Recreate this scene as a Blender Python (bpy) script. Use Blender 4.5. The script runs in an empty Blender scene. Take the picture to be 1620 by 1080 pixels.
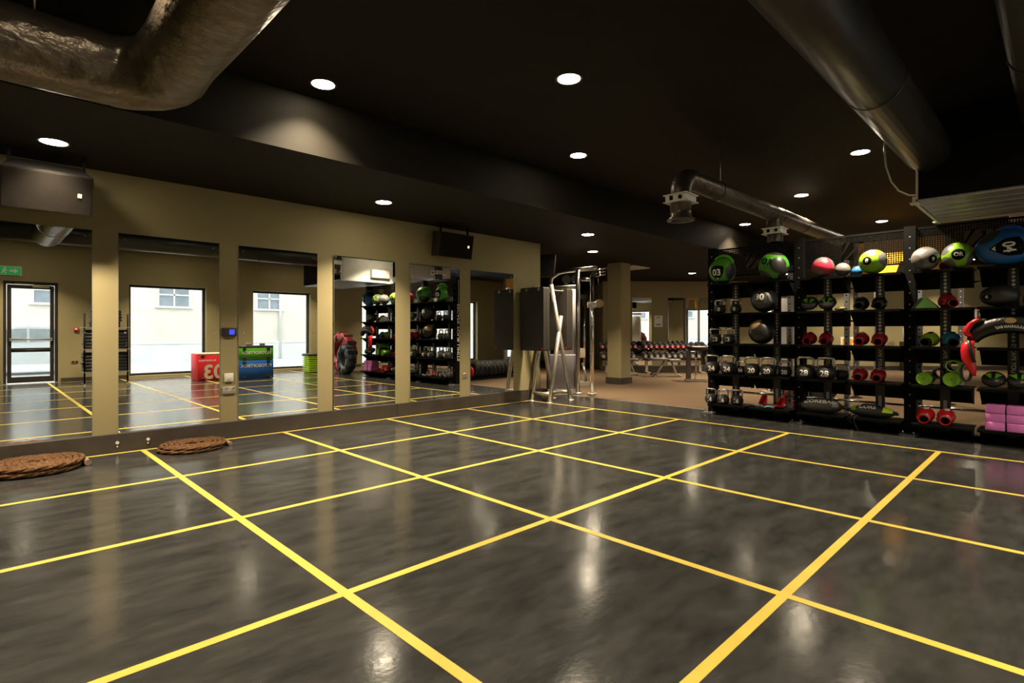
import bpy, bmesh, math, random
from mathutils import Vector, Matrix
random.seed(7)
PI = math.pi
scene = bpy.context.scene
C = scene.collection

# ------------------------------------------------------------------ camera
F_PX, CY_PX, YAW = 864.4, 524.6, 0.77629
CAM = Vector((-1.282, -6.9615, 1.2694))
FW = Vector((math.sin(YAW), math.cos(YAW), 0)); RT = Vector((math.cos(YAW), -math.sin(YAW), 0))
cd = bpy.data.cameras.new('camera'); cam = bpy.data.objects.new('camera', cd); C.objects.link(cam)
cd.sensor_width = 36.0; cd.lens = 36.0 * F_PX / 1620.0
cd.shift_y = -(540 - CY_PX) / 1620.0
cd.clip_start = 0.05; cd.clip_end = 200
cam.location = CAM; cam.rotation_euler = (PI / 2, 0, -YAW)
scene.camera = cam

# ------------------------------------------------------------------ sky and exposure
w = bpy.data.worlds.new('overcast'); scene.world = w; w.use_nodes = True
bg = w.node_tree.nodes['Background']
bg.inputs[0].default_value = (0.93, 0.97, 1.0, 1); bg.inputs[1].default_value = 4.4
scene.view_settings.view_transform = 'Standard'
scene.view_settings.look = 'None'
scene.view_settings.gamma = 1.0
scene.view_settings.use_curve_mapping = False
scene.view_settings.exposure = 0.0
LAMP_W = 90.0
LAMP_COL = (1.0, 0.80, 0.56)
try:
    scene.cycles.use_denoising = True
    scene.cycles.max_bounces = 10
    scene.cycles.glossy_bounces = 6
    scene.cycles.transparent_max_bounces = 12
    scene.cycles.sample_clamp_indirect = 6.0
    scene.cycles.caustics_reflective = False
    scene.cycles.caustics_refractive = False
except Exception:
    pass

# ------------------------------------------------------------------ photo-pixel helpers (a pixel gives a direction only)
def ray(px, py):
    u = (px - 810) / F_PX; v = (CY_PX - py) / F_PX
    return FW + RT * u + Vector((0, 0, v))
def on_depth(px, py, t): return CAM + ray(px, py) * t
def on_axis(px, py, axis, val):
    d = ray(px, py); return CAM + d * ((val - CAM[axis]) / d[axis])
def shelf_y(px, x): return on_axis(px, 500, 0, x).y
def lat(l, depth, z=0.0): return CAM * 1.0 + RT * l + FW * depth + Vector((0, 0, z - CAM.z))

# ------------------------------------------------------------------ materials
MATS = {}
def mat(name, col, rough=0.5, metal=0.0, var=0.0, vscale=8.0, bump=0.0, bscale=60.0, spec=0.5, emit=None, estr=0.0, coat=0.0, rvar=0.0, stretch=None, bdist=0.01):
    if name in MATS: return MATS[name]
    m = bpy.data.materials.new(name); m.use_nodes = True
    nt = m.node_tree; b = nt.nodes['Principled BSDF']
    b.inputs['Base Color'].default_value = (*col, 1); b.inputs['Roughness'].default_value = rough
    b.inputs['Metallic'].default_value = metal; b.inputs['Specular IOR Level'].default_value = spec
    if coat: b.inputs['Coat Weight'].default_value = coat; b.inputs['Coat Roughness'].default_value = 0.12
    if emit: b.inputs['Emission Color'].default_value = (*emit, 1); b.inputs['Emission Strength'].default_value = estr
    if var or bump or rvar:
        tc = nt.nodes.new('ShaderNodeTexCoord'); src = tc.outputs['Object']
        if stretch:
            mp = nt.nodes.new('ShaderNodeMapping'); mp.inputs['Scale'].default_value = stretch
            nt.links.new(src, mp.inputs[0]); src = mp.outputs[0]
        n = nt.nodes.new('ShaderNodeTexNoise'); n.inputs['Scale'].default_value = vscale; n.inputs['Detail'].default_value = 6
        nt.links.new(src, n.inputs['Vector'])
        if var:
            r = nt.nodes.new('ShaderNodeValToRGB')
            r.color_ramp.elements[0].position = 0.3; r.color_ramp.elements[1].position = 0.7
            r.color_ramp.elements[0].color = (*[c * (1 - var) for c in col], 1)
            r.color_ramp.elements[1].color = (*[min(1, c * (1 + var)) for c in col], 1)
            nt.links.new(n.outputs[0], r.inputs[0]); nt.links.new(r.outputs[0], b.inputs['Base Color'])
        if rvar:
            mr = nt.nodes.new('ShaderNodeMapRange'); mr.inputs[1].default_value = .3; mr.inputs[2].default_value = .7
            mr.inputs[3].default_value = max(.02, rough - rvar); mr.inputs[4].default_value = rough + rvar
            nt.links.new(n.outputs[0], mr.inputs[0]); nt.links.new(mr.outputs[0], b.inputs['Roughness'])
        if bump:
            n2 = nt.nodes.new('ShaderNodeTexNoise'); n2.inputs['Scale'].default_value = bscale; n2.inputs['Detail'].default_value = 4
            nt.links.new(src, n2.inputs['Vector'])
            bp = nt.nodes.new('ShaderNodeBump'); bp.inputs['Strength'].default_value = bump; bp.inputs['Distance'].default_value = bdist
            nt.links.new(n2.outputs[0], bp.inputs['Height']); nt.links.new(bp.outputs[0], b.inputs['Normal'])
    MATS[name] = m
    return m

def glass_mat():
    m = bpy.data.materials.new('window_glass'); m.use_nodes = True; nt = m.node_tree; nt.nodes.clear()
    o = nt.nodes.new('ShaderNodeOutputMaterial'); mx = nt.nodes.new('ShaderNodeMixShader')
    t = nt.nodes.new('ShaderNodeBsdfTransparent'); g = nt.nodes.new('ShaderNodeBsdfGlossy')
    n = nt.nodes.new('ShaderNodeTexNoise'); n.inputs['Scale'].default_value = 1.5
    mr = nt.nodes.new('ShaderNodeMapRange'); mr.inputs[3].default_value = 0.05; mr.inputs[4].default_value = 0.08
    nt.links.new(n.outputs[0], mr.inputs[0]); nt.links.new(mr.outputs[0], mx.inputs[0])
    t.inputs[0].default_value = (.93, .96, .96, 1); g.inputs['Roughness'].default_value = 0.03
    nt.links.new(t.outputs[0], mx.inputs[1]); nt.links.new(g.outputs[0], mx.inputs[2]); nt.links.new(mx.outputs[0], o.inputs[0])
    MATS['window_glass'] = m
    return m

def ball_mat(name, col, dirs, size=0.72, col2=(.02, .02, .02), rough=0.38):
    """rubber ball: base colour with round contrast panels around the directions in dirs (object space)"""
    m = bpy.data.materials.new(name); m.use_nodes = True; nt = m.node_tree; b = nt.nodes['Principled BSDF']
    b.inputs['Roughness'].default_value = rough
    tc = nt.nodes.new('ShaderNodeTexCoord'); nr = nt.nodes.new('ShaderNodeVectorMath'); nr.operation = 'NORMALIZE'
    nt.links.new(tc.outputs['Object'], nr.inputs[0])
    acc = None
    for d in dirs:
        dn = Vector(d).normalized()
        dp = nt.nodes.new('ShaderNodeVectorMath'); dp.operation = 'DOT_PRODUCT'
        nt.links.new(nr.outputs[0], dp.inputs[0]); dp.inputs[1].default_value = dn
        if acc is None: acc = dp.outputs['Value']
        else:
            mx = nt.nodes.new('ShaderNodeMath'); mx.operation = 'MAXIMUM'
            nt.links.new(acc, mx.inputs[0]); nt.links.new(dp.outputs['Value'], mx.inputs[1]); acc = mx.outputs[0]
    mr = nt.nodes.new('ShaderNodeMapRange'); mr.inputs[1].default_value = size - .012; mr.inputs[2].default_value = size + .012
    nt.links.new(acc, mr.inputs[0])
    mix = nt.nodes.new('ShaderNodeMix'); mix.data_type = 'RGBA'
    nt.links.new(mr.outputs[0], mix.inputs[0]); mix.inputs[6].default_value = (*col, 1); mix.inputs[7].default_value = (*col2, 1)
    nt.links.new(mix.outputs[2], b.inputs['Base Color'])
    n2 = nt.nodes.new('ShaderNodeTexNoise'); n2.inputs['Scale'].default_value = 120
    bp = nt.nodes.new('ShaderNodeBump'); bp.inputs['Strength'].default_value = .12; bp.inputs['Distance'].default_value = .01
    nt.links.new(tc.outputs['Object'], n2.inputs['Vector']); nt.links.new(n2.outputs[0], bp.inputs['Height']); nt.links.new(bp.outputs[0], b.inputs['Normal'])
    return m

M_wall = mat('khaki_paint', (.300, .258, .135), .75, var=.05, vscale=1.2, bump=.08, bscale=140, spec=.3)
M_ceil = mat('black_ceiling_paint', (.0085, .0072, .0042), .7, var=.12, vscale=2.0, bump=.05, bscale=90, spec=.15)
M_base = mat('baseboard_charcoal', (.05, .042, .034), .38, var=.2, vscale=5, spec=.5)
M_carpet = mat('brown_carpet', (.088, .060, .036), .95, var=.28, vscale=55, bump=.5, bscale=220, spec=.1)
M_tape = mat('yellow_floor_tape', (.51, .39, .066), .35, var=.10, vscale=6, bump=.06, bscale=200, spec=.45)
M_glass = glass_mat()
M_mirror = mat('silver_mirror', (.86, .88, .86), .0, metal=1.0, var=.01, vscale=.6)
M_edge = mat('mirror_edge', (.35, .42, .40), .2, metal=.6, var=.1)
M_chrome = mat('chrome', (.72, .71, .69), .14, metal=1.0, var=.06, vscale=20)
M_steel = mat('silver_powder_coat', (.58, .56, .50), .32, metal=.75, var=.06, vscale=14)
M_galv = mat('galvanised_steel', (.36, .38, .40), .42, metal=.85, var=.18, vscale=30)
M_black = mat('black_powder_coat', (.0042, .0042, .0042), .6, var=.15, vscale=18, spec=.07)
M_blackplastic = mat('black_plastic', (.016, .015, .014), .5, var=.15, vscale=10)
M_rubber = mat('black_rubber', (.017, .017, .017), .55, var=.2, vscale=25, bump=.1, bscale=180)
M_white = mat('white_enamel', (.70, .69, .65), .45, var=.04, vscale=8)
M_print = mat('white_print', (.80, .79, .74), .55, var=.03, vscale=30)
M_duct = mat('duct_foil_black', (.15, .125, .095), .34, metal=.7, var=.25, vscale=7, bump=1.0, bscale=9, spec=.5, stretch=(1, 1, 1.5), bdist=.020)
M_vent = mat('vent_foil_dark', (.075, .064, .05), .36, metal=.6, var=.25, vscale=7, bump=.8, bscale=14, bdist=.015)
M_gun = mat('gunmetal_tube', (.34, .33, .31), .28, metal=1.0, var=.08, vscale=12)
M_ductdark = mat('duct_smooth_black', (.032, .030, .028), .38, metal=.3, var=.15, vscale=4, bump=.12, bscale=10)
M_red = mat('red_vinyl', (.42, .015, .022), .36, var=.12, vscale=14)
M_redbox = mat('red_soft_vinyl', (.72, .018, .035), .42, var=.06, vscale=5)
M_green = mat('green_vinyl', (.10, .40, .02), .4, var=.06, vscale=5)
M_lime = mat('lime_plastic', (.50, .78, .04), .42, var=.06, vscale=8)
M_blue = mat('blue_vinyl', (.015, .13, .52), .42, var=.06, vscale=5)
M_pink = mat('pink_foam', (.70, .20, .58), .8, var=.06, vscale=30, bump=.15, bscale=160)
M_cream = mat('cream_plastic', (.62, .52, .36), .5, var=.06)
M_grey = mat('grey_panel', (.33, .31, .32), .5, var=.06, vscale=4)
M_greydark = mat('dark_grey_panel', (.12, .11, .12), .5, var=.06, vscale=4)
M_rope = mat('coir_rope', (.095, .050, .024), .92, var=.5, vscale=40, bump=.9, bscale=110, spec=.1)
M_yellow = mat('yellow_steel', (.72, .36, .02), .4, var=.05)
M_tan = mat('tan_leather', (.50, .33, .15), .5, var=.1, vscale=15)
M_gold = mat('brushed_bronze', (.35, .27, .16), .4, metal=.6, var=.1)
M_exit = mat('exit_green', (.01, .28, .06), .4, var=.03, emit=(.01, .4, .08), estr=.35)
M_screen = mat('blue_display', (.02, .03, .2), .2, var=.1, emit=(.05, .09, .9), estr=.9)
M_speakermark = mat('glowing_mark', (1, .75, .45), .4, var=.02, emit=(1, .72, .42), estr=1.4)
M_lampface = mat('lamp_diffuser', (1, .95, .85), .4, var=.01, emit=(1, .84, .60), estr=100.0)

# dark polished studio floor
def floor_mat():
    m = bpy.data.materials.new('polished_dark_floor'); m.use_nodes = True; nt = m.node_tree; b = nt.nodes['Principled BSDF']
    tc = nt.nodes.new('ShaderNodeTexCoord')
    mp = nt.nodes.new('ShaderNodeMapping'); mp.inputs['Rotation'].default_value = (0, 0, .5); mp.inputs['Scale'].default_value = (1, 2.4, 1)
    nt.links.new(tc.outputs['Object'], mp.inputs[0])
    n = nt.nodes.new('ShaderNodeTexNoise'); n.inputs['Scale'].default_value = 2.6; n.inputs['Detail'].default_value = 11; n.inputs['Roughness'].default_value = .68
    nt.links.new(mp.outputs[0], n.inputs['Vector'])
    r = nt.nodes.new('ShaderNodeValToRGB'); e = r.color_ramp.elements
    e[0].position = .34; e[0].color = (.018, .0188, .0185, 1); e[1].position = .72; e[1].color = (.043, .044, .042, 1)
    nt.links.new(n.outputs[0], r.inputs[0]); nt.links.new(r.outputs[0], b.inputs['Base Color'])
    mr = nt.nodes.new('ShaderNodeMapRange'); mr.inputs[1].default_value = .3; mr.inputs[2].default_value = .75
    mr.inputs[3].default_value = .12; mr.inputs[4].default_value = .21
    nt.links.new(n.outputs[0], mr.inputs[0]); nt.links.new(mr.outputs[0], b.inputs['Roughness'])
    b.inputs['Specular IOR Level'].default_value = .55
    n2 = nt.nodes.new('ShaderNodeTexNoise'); n2.inputs['Scale'].default_value = 34; n2.inputs['Detail'].default_value = 3
    nt.links.new(tc.outputs['Object'], n2.inputs['Vector'])
    bp = nt.nodes.new('ShaderNodeBump'); bp.inputs['Strength'].default_value = .035; bp.inputs['Distance'].default_value = .01
    nt.links.new(n2.outputs[0], bp.inputs['Height']); nt.links.new(bp.outputs[0], b.inputs['Normal'])
    return m
M_floor = floor_mat()

# ------------------------------------------------------------------ mesh building
class MB:
    def __init__(s): s.v = []; s.f = []; s.sm = []
    def add(s, vs, fs, smooth=False):
        o = len(s.v); s.v += [tuple(v) for v in vs]; s.f += [tuple(o + i for i in f) for f in fs]; s.sm += [smooth] * len(fs); return s
    def box(s, lo, hi, M=None):
        x0, y0, z0 = lo; x1, y1, z1 = hi
        vs = [Vector(p) for p in ((x0,y0,z0),(x1,y0,z0),(x1,y1,z0),(x0,y1,z0),(x0,y0,z1),(x1,y0,z1),(x1,y1,z1),(x0,y1,z1))]
        if M: vs = [M @ v for v in vs]
        return s.add(vs, [(0,3,2,1),(4,5,6,7),(0,1,5,4),(1,2,6,5),(2,3,7,6),(3,0,4,7)])
    def cbox(s, c, sz, M=None):
        return s.box([c[i]-sz[i]/2 for i in range(3)], [c[i]+sz[i]/2 for i in range(3)], M)
    def rbox(s, lo, hi, r, n=3, M=None):
        """box with edges rounded by r (bevelled through bmesh)"""
        bm = bmesh.new(); bmesh.ops.create_cube(bm, size=1)
        for v in bm.verts:
            v.co = Vector([lo[i] + (v.co[i] + .5) * (hi[i] - lo[i]) for i in range(3)])
        bmesh.ops.bevel(bm, geom=list(bm.edges), offset=r, segments=n, profile=.5, affect='EDGES')
        bm.verts.ensure_lookup_table()
        vs = [v.co.copy() for v in bm.verts]
        if M: vs = [M @ v for v in vs]
        fs = [[v.index for v in f.verts] for f in bm.faces]; bm.free()
        return s.add(vs, fs, True)
    def tube(s, path, r, n=12, closed=False, cap=True, flat=None):
        path = [Vector(p) for p in path]; N = len(path)
        rr = r if isinstance(r, (list, tuple)) else [r] * N
        up = Vector((0, 0, 1)); vs = []; prev = None
        for i, p in enumerate(path):
            a = path[(i - 1) % N] if (closed or i > 0) else p
            b = path[(i + 1) % N] if (closed or i < N - 1) else p
            t = (b - a).normalized()
            if prev is None:
                u = t.cross(up)
                if u.length < 1e-3: u = t.cross(Vector((1, 0, 0)))
            else: u = prev - t * prev.dot(t)
            u.normalize(); prev = u; vv = t.cross(u)
            for k in range(n):
                a_ = 2 * PI * k / n
                vs.append(p + u * math.cos(a_) * rr[i] + vv * math.sin(a_) * rr[i] * (flat or 1))
        fs = []
        for i in range(N if closed else N - 1):
            for k in range(n):
                j = (i + 1) % N; k2 = (k + 1) % n
                fs.append((i*n+k, i*n+k2, j*n+k2, j*n+k))
        s.add(vs, fs, True)
        if cap and not closed:
            s.add(vs[:n], [tuple(range(n))[::-1]]); s.add(vs[-n:], [tuple(range(n))])
        return s
    def cyl(s, a, b, r, n=16): return s.tube([a, b], r, n)
    def lathe(s, prof, n=24, M=None, smooth=True):
        """prof: (r, z) about local z"""
        vs = []; P = len(prof)
        for k in range(n):
            a = 2 * PI * k / n
            for r, z in prof: vs.append(Vector((r * math.cos(a), r * math.sin(a), z)))
        if M: vs = [M @ v for v in vs]
        fs = [(k*P+i, ((k+1)%n)*P+i, ((k+1)%n)*P+i+1, k*P+i+1) for k in range(n) for i in range(P-1)]
        return s.add(vs, fs, smooth)
    def loft(s, secs, smooth=True, cap=True):
        n = len(secs[0]); vs = [v for q in secs for v in q]
        fs = [(i*n+k, i*n+(k+1)%n, (i+1)*n+(k+1)%n, (i+1)*n+k) for i in range(len(secs)-1) for k in range(n)]
        s.add(vs, fs, smooth)
        if cap: s.add(secs[0], [tuple(range(n))[::-1]], smooth); s.add(secs[-1], [tuple(range(n))], smooth)
        return s
    def prism(s, poly, d0, d1, fr):
        """poly of 2D points, fr(u, v, d) -> Vector"""
        n = len(poly); vs = [fr(u, v, d0) for u, v in poly] + [fr(u, v, d1) for u, v in poly]
        fs = [tuple(range(n))[::-1], tuple(range(n, 2*n))] + [(i, (i+1)%n, n+(i+1)%n, n+i) for i in range(n)]
        return s.add(vs, fs)
    def sphere(s, c, r, nu=32, nv=18, sc=(1, 1, 1)):
        vs = []; fs = []
        for i in range(nv + 1):
            th = PI * i / nv
            for k in range(nu):
                a = 2 * PI * k / nu
                vs.append((c[0]+r*sc[0]*math.sin(th)*math.cos(a), c[1]+r*sc[1]*math.sin(th)*math.sin(a), c[2]+r*sc[2]*math.cos(th)))
        for i in range(nv):
            for k in range(nu): fs.append((i*nu+k, (i+1)*nu+k, (i+1)*nu+(k+1)%nu, i*nu+(k+1)%nu))
        return s.add(vs, fs, True)
    def mesh(s, name, m):
        me = bpy.data.meshes.new(name); me.from_pydata(s.v, [], s.f)
        me.polygons.foreach_set('use_smooth', s.sm); me.materials.append(m)
        bm = bmesh.new(); bm.from_mesh(me); bmesh.ops.remove_doubles(bm, verts=bm.verts, dist=1e-5)
        bmesh.ops.recalc_face_normals(bm, faces=bm.faces); bm.to_mesh(me); bm.free()
        return me
    def build(s, name, m, parent=None):
        o = bpy.data.objects.new(name, s.mesh(name, m)); C.objects.link(o)
        if parent: o.parent = parent
        return o

def tag(o, label, cat, group=None):
    o['label'] = label; o['category'] = cat
    if group: o['group'] = group
    return o
def thing(name, label, cat, loc=(0, 0, 0), rz=0.0, group=None):
    o = bpy.data.objects.new(name, None); C.objects.link(o); o.empty_display_size = .1
    o.location = loc; o.rotation_euler = (0, 0, rz)
    return tag(o, label, cat, group)
def struct(o): o['kind'] = 'structure'; return o
def inst(name, me, parent=None, loc=(0, 0, 0), rz=0.0):
    o = bpy.data.objects.new(name, me); C.objects.link(o); o.location = loc; o.rotation_euler = (0, 0, rz)
    if parent: o.parent = parent
    return o
def dup(root, loc, rz, label=None, group=None):
    r = root.copy(); C.objects.link(r); r.location = loc; r.rotation_euler = (0, 0, rz)
    if label: r['label'] = label
    if group: r['group'] = group
    for ch in list(root.children):
        c = ch.copy(); C.objects.link(c); c.parent = r
        for g in list(ch.children):
            d = g.copy(); C.objects.link(d); d.parent = c
    return r

TXT = {}
def text2d(body, bold=.015):
    """filled lettering as 2D verts and faces, centred, cap height about 0.7"""
    key = (body, bold)
    if key in TXT: return TXT[key]
    cu = bpy.data.curves.new('lettering', 'FONT'); cu.body = body; cu.size = 1; cu.offset = bold
    cu.align_x = 'CENTER'; cu.align_y = 'CENTER'; cu.resolution_u = 3
    o = bpy.data.objects.new('lettering', cu); C.objects.link(o)
    dg = bpy.context.evaluated_depsgraph_get(); dg.update()
    me = o.evaluated_get(dg).to_mesh()
    vs = [(v.co.x, v.co.y) for v in me.vertices]; fs = [tuple(p.vertices) for p in me.polygons]
    bpy.data.objects.remove(o); bpy.data.curves.remove(cu)
    TXT[key] = (vs, fs)
    return TXT[key]
def flat_text(name, body, size, origin, ux, uy, m, parent, bold=.015, sx=1.0):
    vs, fs = text2d(body, bold); ux = Vector(ux); uy = Vector(uy); o = Vector(origin)
    mb = MB(); mb.add([o + ux * (x * size * sx) + uy * (y * size) for x, y in vs], fs)
    return mb.build(name, m, parent)
def sphere_patch(pts, faces, R, n, upv, off, sc=(1, 1, 1), c=(0, 0, 0), size=1.0, roll=0.0):
    n = Vector(n).normalized(); e1 = Vector(upv).cross(n).normalized(); e2 = n.cross(e1)
    if roll:
        ca, sa = math.cos(roll), math.sin(roll); e1, e2 = e1*ca + e2*sa, e2*ca - e1*sa
    out = []
    for u, v in pts:
        p = (n * R + e1 * (u * size) + e2 * (v * size)).normalized() * (R + off)
        out.append((c[0] + p.x*sc[0], c[1] + p.y*sc[1], c[2] + p.z*sc[2]))
    return MB().add(out, faces)

# ================================================================== STRUCTURE
XL, XR, YF, YW, YB = -4.0, 32.0, -10.7, 0.12, -1.93
Z1, Z2 = 3.5, 2.95
XC = 7.2            # edge of the dark floor / carpet
X_END = 6.43        # free end of the mirror wall

fl = struct(MB().box((XL, YF, -.2), (XC, YW, 0)).build('floor', M_floor))
struct(MB().box((XC, YF, -.2), (XR, 24, -.004)).box((X_END, YW, -.2), (XC, 24, -.004)).build('floor_carpet', M_carpet))
struct(MB().box((XC - .012, YF + .02, -.002), (XC + .012, YW, .003)).build('trim_1', M_galv))

# yellow tape, each strip a part of the floor
TW = .05
def tape(x0, x1, y0, y1, z): MB().box((x0, y0, z), (x1, y1, z + .0012)).build('tape_line', M_tape, fl)
XT0, XT1 = -3.0, 6.0
for i in range(8):                                   # strips parallel to the mirror wall
    y = -1.5 * i
    if y < YF + .1: break
    tape(XL + .05, XT1 + TW / 2, y - TW / 2, y + TW / 2, 0)
for j in range(-2, 5):                               # strips running away from the mirror wall
    tape(1.5*j - TW/2, 1.5*j + TW/2, -10.6, TW/2, .0006)

struct(MB().box((XL, YF, Z1), (XR, YB, Z1 + .3)).build('ceiling', M_ceil))
struct(MB().box((XL, YB, Z2), (XR, 24, Z1 + .3)).build('ceiling_bulkhead', M_ceil))

wb = struct(MB().box((XL, YW, 0), (X_END, YW + .25, Z2)).build('wall_back', M_wall))
struct(MB().box((X_END - .25, YW + .25, 0), (X_END, 24, Z2)).build('wall_return', M_wall))
struct(MB().box((XL - .25, YF - .3, 0), (XL, YW + .25, Z1)).build('wall_left', M_wall))
bb = struct(MB().box((XL, YW - .055, 0), (3.21, YW, .19)).box((3.218, YW - .055, 0), (X_END - .01, YW, .19)).build('baseboard_back', M_base))
struct(MB().box((XL, YF, 0), (-.86, YF + .02, .1)).box((.26, YF, 0), (1.65, YF + .02, .1)).box((3.65, YF, 0), (4.87, YF + .02, .1)).box((6.83, YF, 0), (9.1, YF + .02, .1)).build('baseboard_front', M_base))

# window wall behind the camera (seen in the mirrors)
OPEN = [(-.81, .21, 0.0, 2.50), (1.70, 3.60, .06, 2.56), (4.92, 6.78, .06, 2.56), (9.15, 10.75, .06, 2.56), (12.3, 14.2, .06, 2.56), (16.0, 17.9, .06, 2.56)]
mb = MB(); x = XL
for a, b, z0, z1 in OPEN:
    mb.box((x, YF - .3, 0), (a, YF, Z1)); mb.box((a, YF - .3, z1), (b, YF, Z1))
    if z0 > 0: mb.box((a, YF - .3, -.1), (b, YF, z0))
    x = b
mb.box((x, YF - .3, 0), (XR, YF, Z1))
struct(mb.build('wall_front', M_wall))
M_frame = mat('dark_bronze_frame', (.035, .028, .02), .4, metal=.3, var=.1)
n = 0
for i, (a, b, z0, z1) in enumerate(OPEN[1:]):
    n += 1
    r = bpy.data.objects.new('window_%d' % n, None); C.objects.link(r); r['kind'] = 'structure'; r.location = ((a+b)/2, YF - .2, z0)
    W = (b - a) / 2; H = z1 - z0; f = .06
    MB().box((-W, -.04, 0), (-W + f, .04, H)).box((W - f, -.04, 0), (W, .04, H)).box((-W + f, -.04, 0), (W - f, .04, f)).box((-W + f, -.04, H - f), (W - f, .04, H)).build('window_frame', M_frame, r)
    MB().box((-W + f, -.006, f), (W - f, .006, H - f)).build('pane', M_glass, r)
r = bpy.data.objects.new('door_1', None); C.objects.link(r); r['kind'] = 'structure'; r.location = (-.30, YF - .12, 0)
MB().box((-.51, -.05, 0), (-.45, .06, 2.5)).box((.45, -.05, 0), (.51, .06, 2.5)).box((-.45, -.05, 2.43), (.45, .06, 2.5)).build('door_frame', M_frame, r)
lf = MB().box((-.44, -.025, .02), (-.36, .025, 2.42)).box((.36, -.025, .02), (.44, .025, 2.42)).box((-.36, -.025, .02), (.36, .025, .16)).box((-.36, -.025, 2.33), (.36, .025, 2.42)).build('door_leaf', M_frame, r)
MB().box((-.36, -.006, .16), (.36, .006, 2.33)).build('pane', M_glass, lf)
MB().cyl((-.38, .07, 1.08), (.38, .07, 1.08), .018).box((-.40, .02, 1.04), (-.36, .09, 1.12)).box((.36, .02, 1.04), (.40, .09, 1.12)).build('push_bar', M_gold, lf)
MB().cyl((-.36, .05, .82), (.36, .05, .82), .014).box((-.36, .02, .77), (.36, .03, .87)).build('mid_rail', M_frame, lf)
MB().rbox((.02, .06, 2.36), (.34, .11, 2.42), .008).box((-.3, .07, 2.44), (.05, .085, 2.455)).build('door_closer', M_gold, r)

# wall at the far end of the gym, square to the view, and the passage beside it
DW = 18.2
Mcam = Matrix(((RT.x, FW.x, 0, CAM.x), (RT.y, FW.y, 0, CAM.y), (0, 0, 1, 0), (0, 0, 0, 1)))     # (lateral, depth, z) -> world
struct(MB().box((3.03, DW, 0), (30, DW + .3, Z1), Mcam).box((3.03, DW + .3, 0), (3.33, 24, Z1), Mcam).build('wall_right', M_wall))
struct(MB().box((3.0, DW - .03, 0), (30, DW, .13), Mcam).build('baseboard_right', M_base))
struct(MB().box((-9, 24, 0), (3.64, 24.3, Z1), Mcam).box((3.64, 24, 2.5), (4.2, 24.3, Z1), Mcam).box((4.2, 24, 0), (6, 24.3, Z1), Mcam).build('wall_passage', M_wall))
r = bpy.data.objects.new('door_2', None); C.objects.link(r); r['kind'] = 'structure'; r.matrix_world = Mcam @ Matrix.Translation((3.92, 24.1, 0))
MB().box((-.28, -.04, 0), (-.2, .04, 2.5)).box((.2, -.04, 0), (.28, .04, 2.5)).box((-.2, -.04, 2.4), (.2, .04, 2.5)).box((-.2, -.04, 0), (.2, .04, .12)).box((-.2, -.04, 1.0), (.2, .04, 1.08)).build('door_frame', M_frame, r)
MB().box((-.2, -.005, .12), (.2, .005, 1.0)).box((-.2, -.005, 1.08), (.2, .005, 2.4)).build('pane', M_glass, r)
MB().rbox((-.25, -.34, 2.52), (.02, -.10, 2.72), .01, 1).build('exit_light', M_exit, r)

# square pillar in the gym
r = bpy.data.objects.new('pillar', None); C.objects.link(r); r['kind'] = 'structure'; r.location = (9.86, .62, 0)
MB().box((0, 0, 0), (.40, .40, Z2)).build('shaft', M_wall, r)
MB().box((-.03, -.03, 0), (.43, .43, .15)).build('baseboard', M_base, r)

# ================================================================== OUTDOORS (through the glass)
M_street = mat('pavement_grey', (.50, .51, .52), .9, var=.08, vscale=3)
M_facade = mat('pale_render', (.72, .64, .55), .9, var=.06, vscale=1.5, bump=.1)
M_facade2 = mat('pale_plinth', (.72, .70, .67), .9, var=.05, vscale=2)
MB().box((-30, -40, -.35), (45, YF - .31, -.02)).build('pavement_ground', M_street)['kind'] = 'structure'
b = thing('street_building', 'pale rendered building across the street with white sash windows', 'building', (0, -19.5, 0))
MB().box((-25, -1, -.02), (40, 0, 9)).build('wall', M_facade, b)
MB().box((-25, 0, -.02), (40, .06, .75)).box((-25, 0, .75), (40, .09, .82)).build('plinth', M_facade2, b)
for k in range(-3, 8):
    cx = 4.75 + 3.95 * k
    wn = MB().box((cx-.62, 0, 2.35), (cx-.55, .07, 3.4)).box((cx+.55, 0, 2.35), (cx+.62, .07, 3.4)).box((cx-.55, 0, 3.33), (cx+.55, .07, 3.4)).box((cx-.7, 0, 2.27), (cx+.7, .12, 2.35)).box((cx-.03, 0, 2.35), (cx+.03, .06, 3.33)).box((cx-.55, 0, 2.8), (cx+.55, .06, 2.86)).build('window', M_white, b)
    MB().box((cx-.55, 0, 2.35), (cx+.55, .02, 3.33)).build('pane', mat('facade_glass', (.28, .31, .34), .15, var=.2, vscale=1.5), wn)
for px in (3.05, 9.2): MB().cyl((px, .08, 0), (px, .08, 6), .06).build('drainpipe', M_facade2, b)
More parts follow.
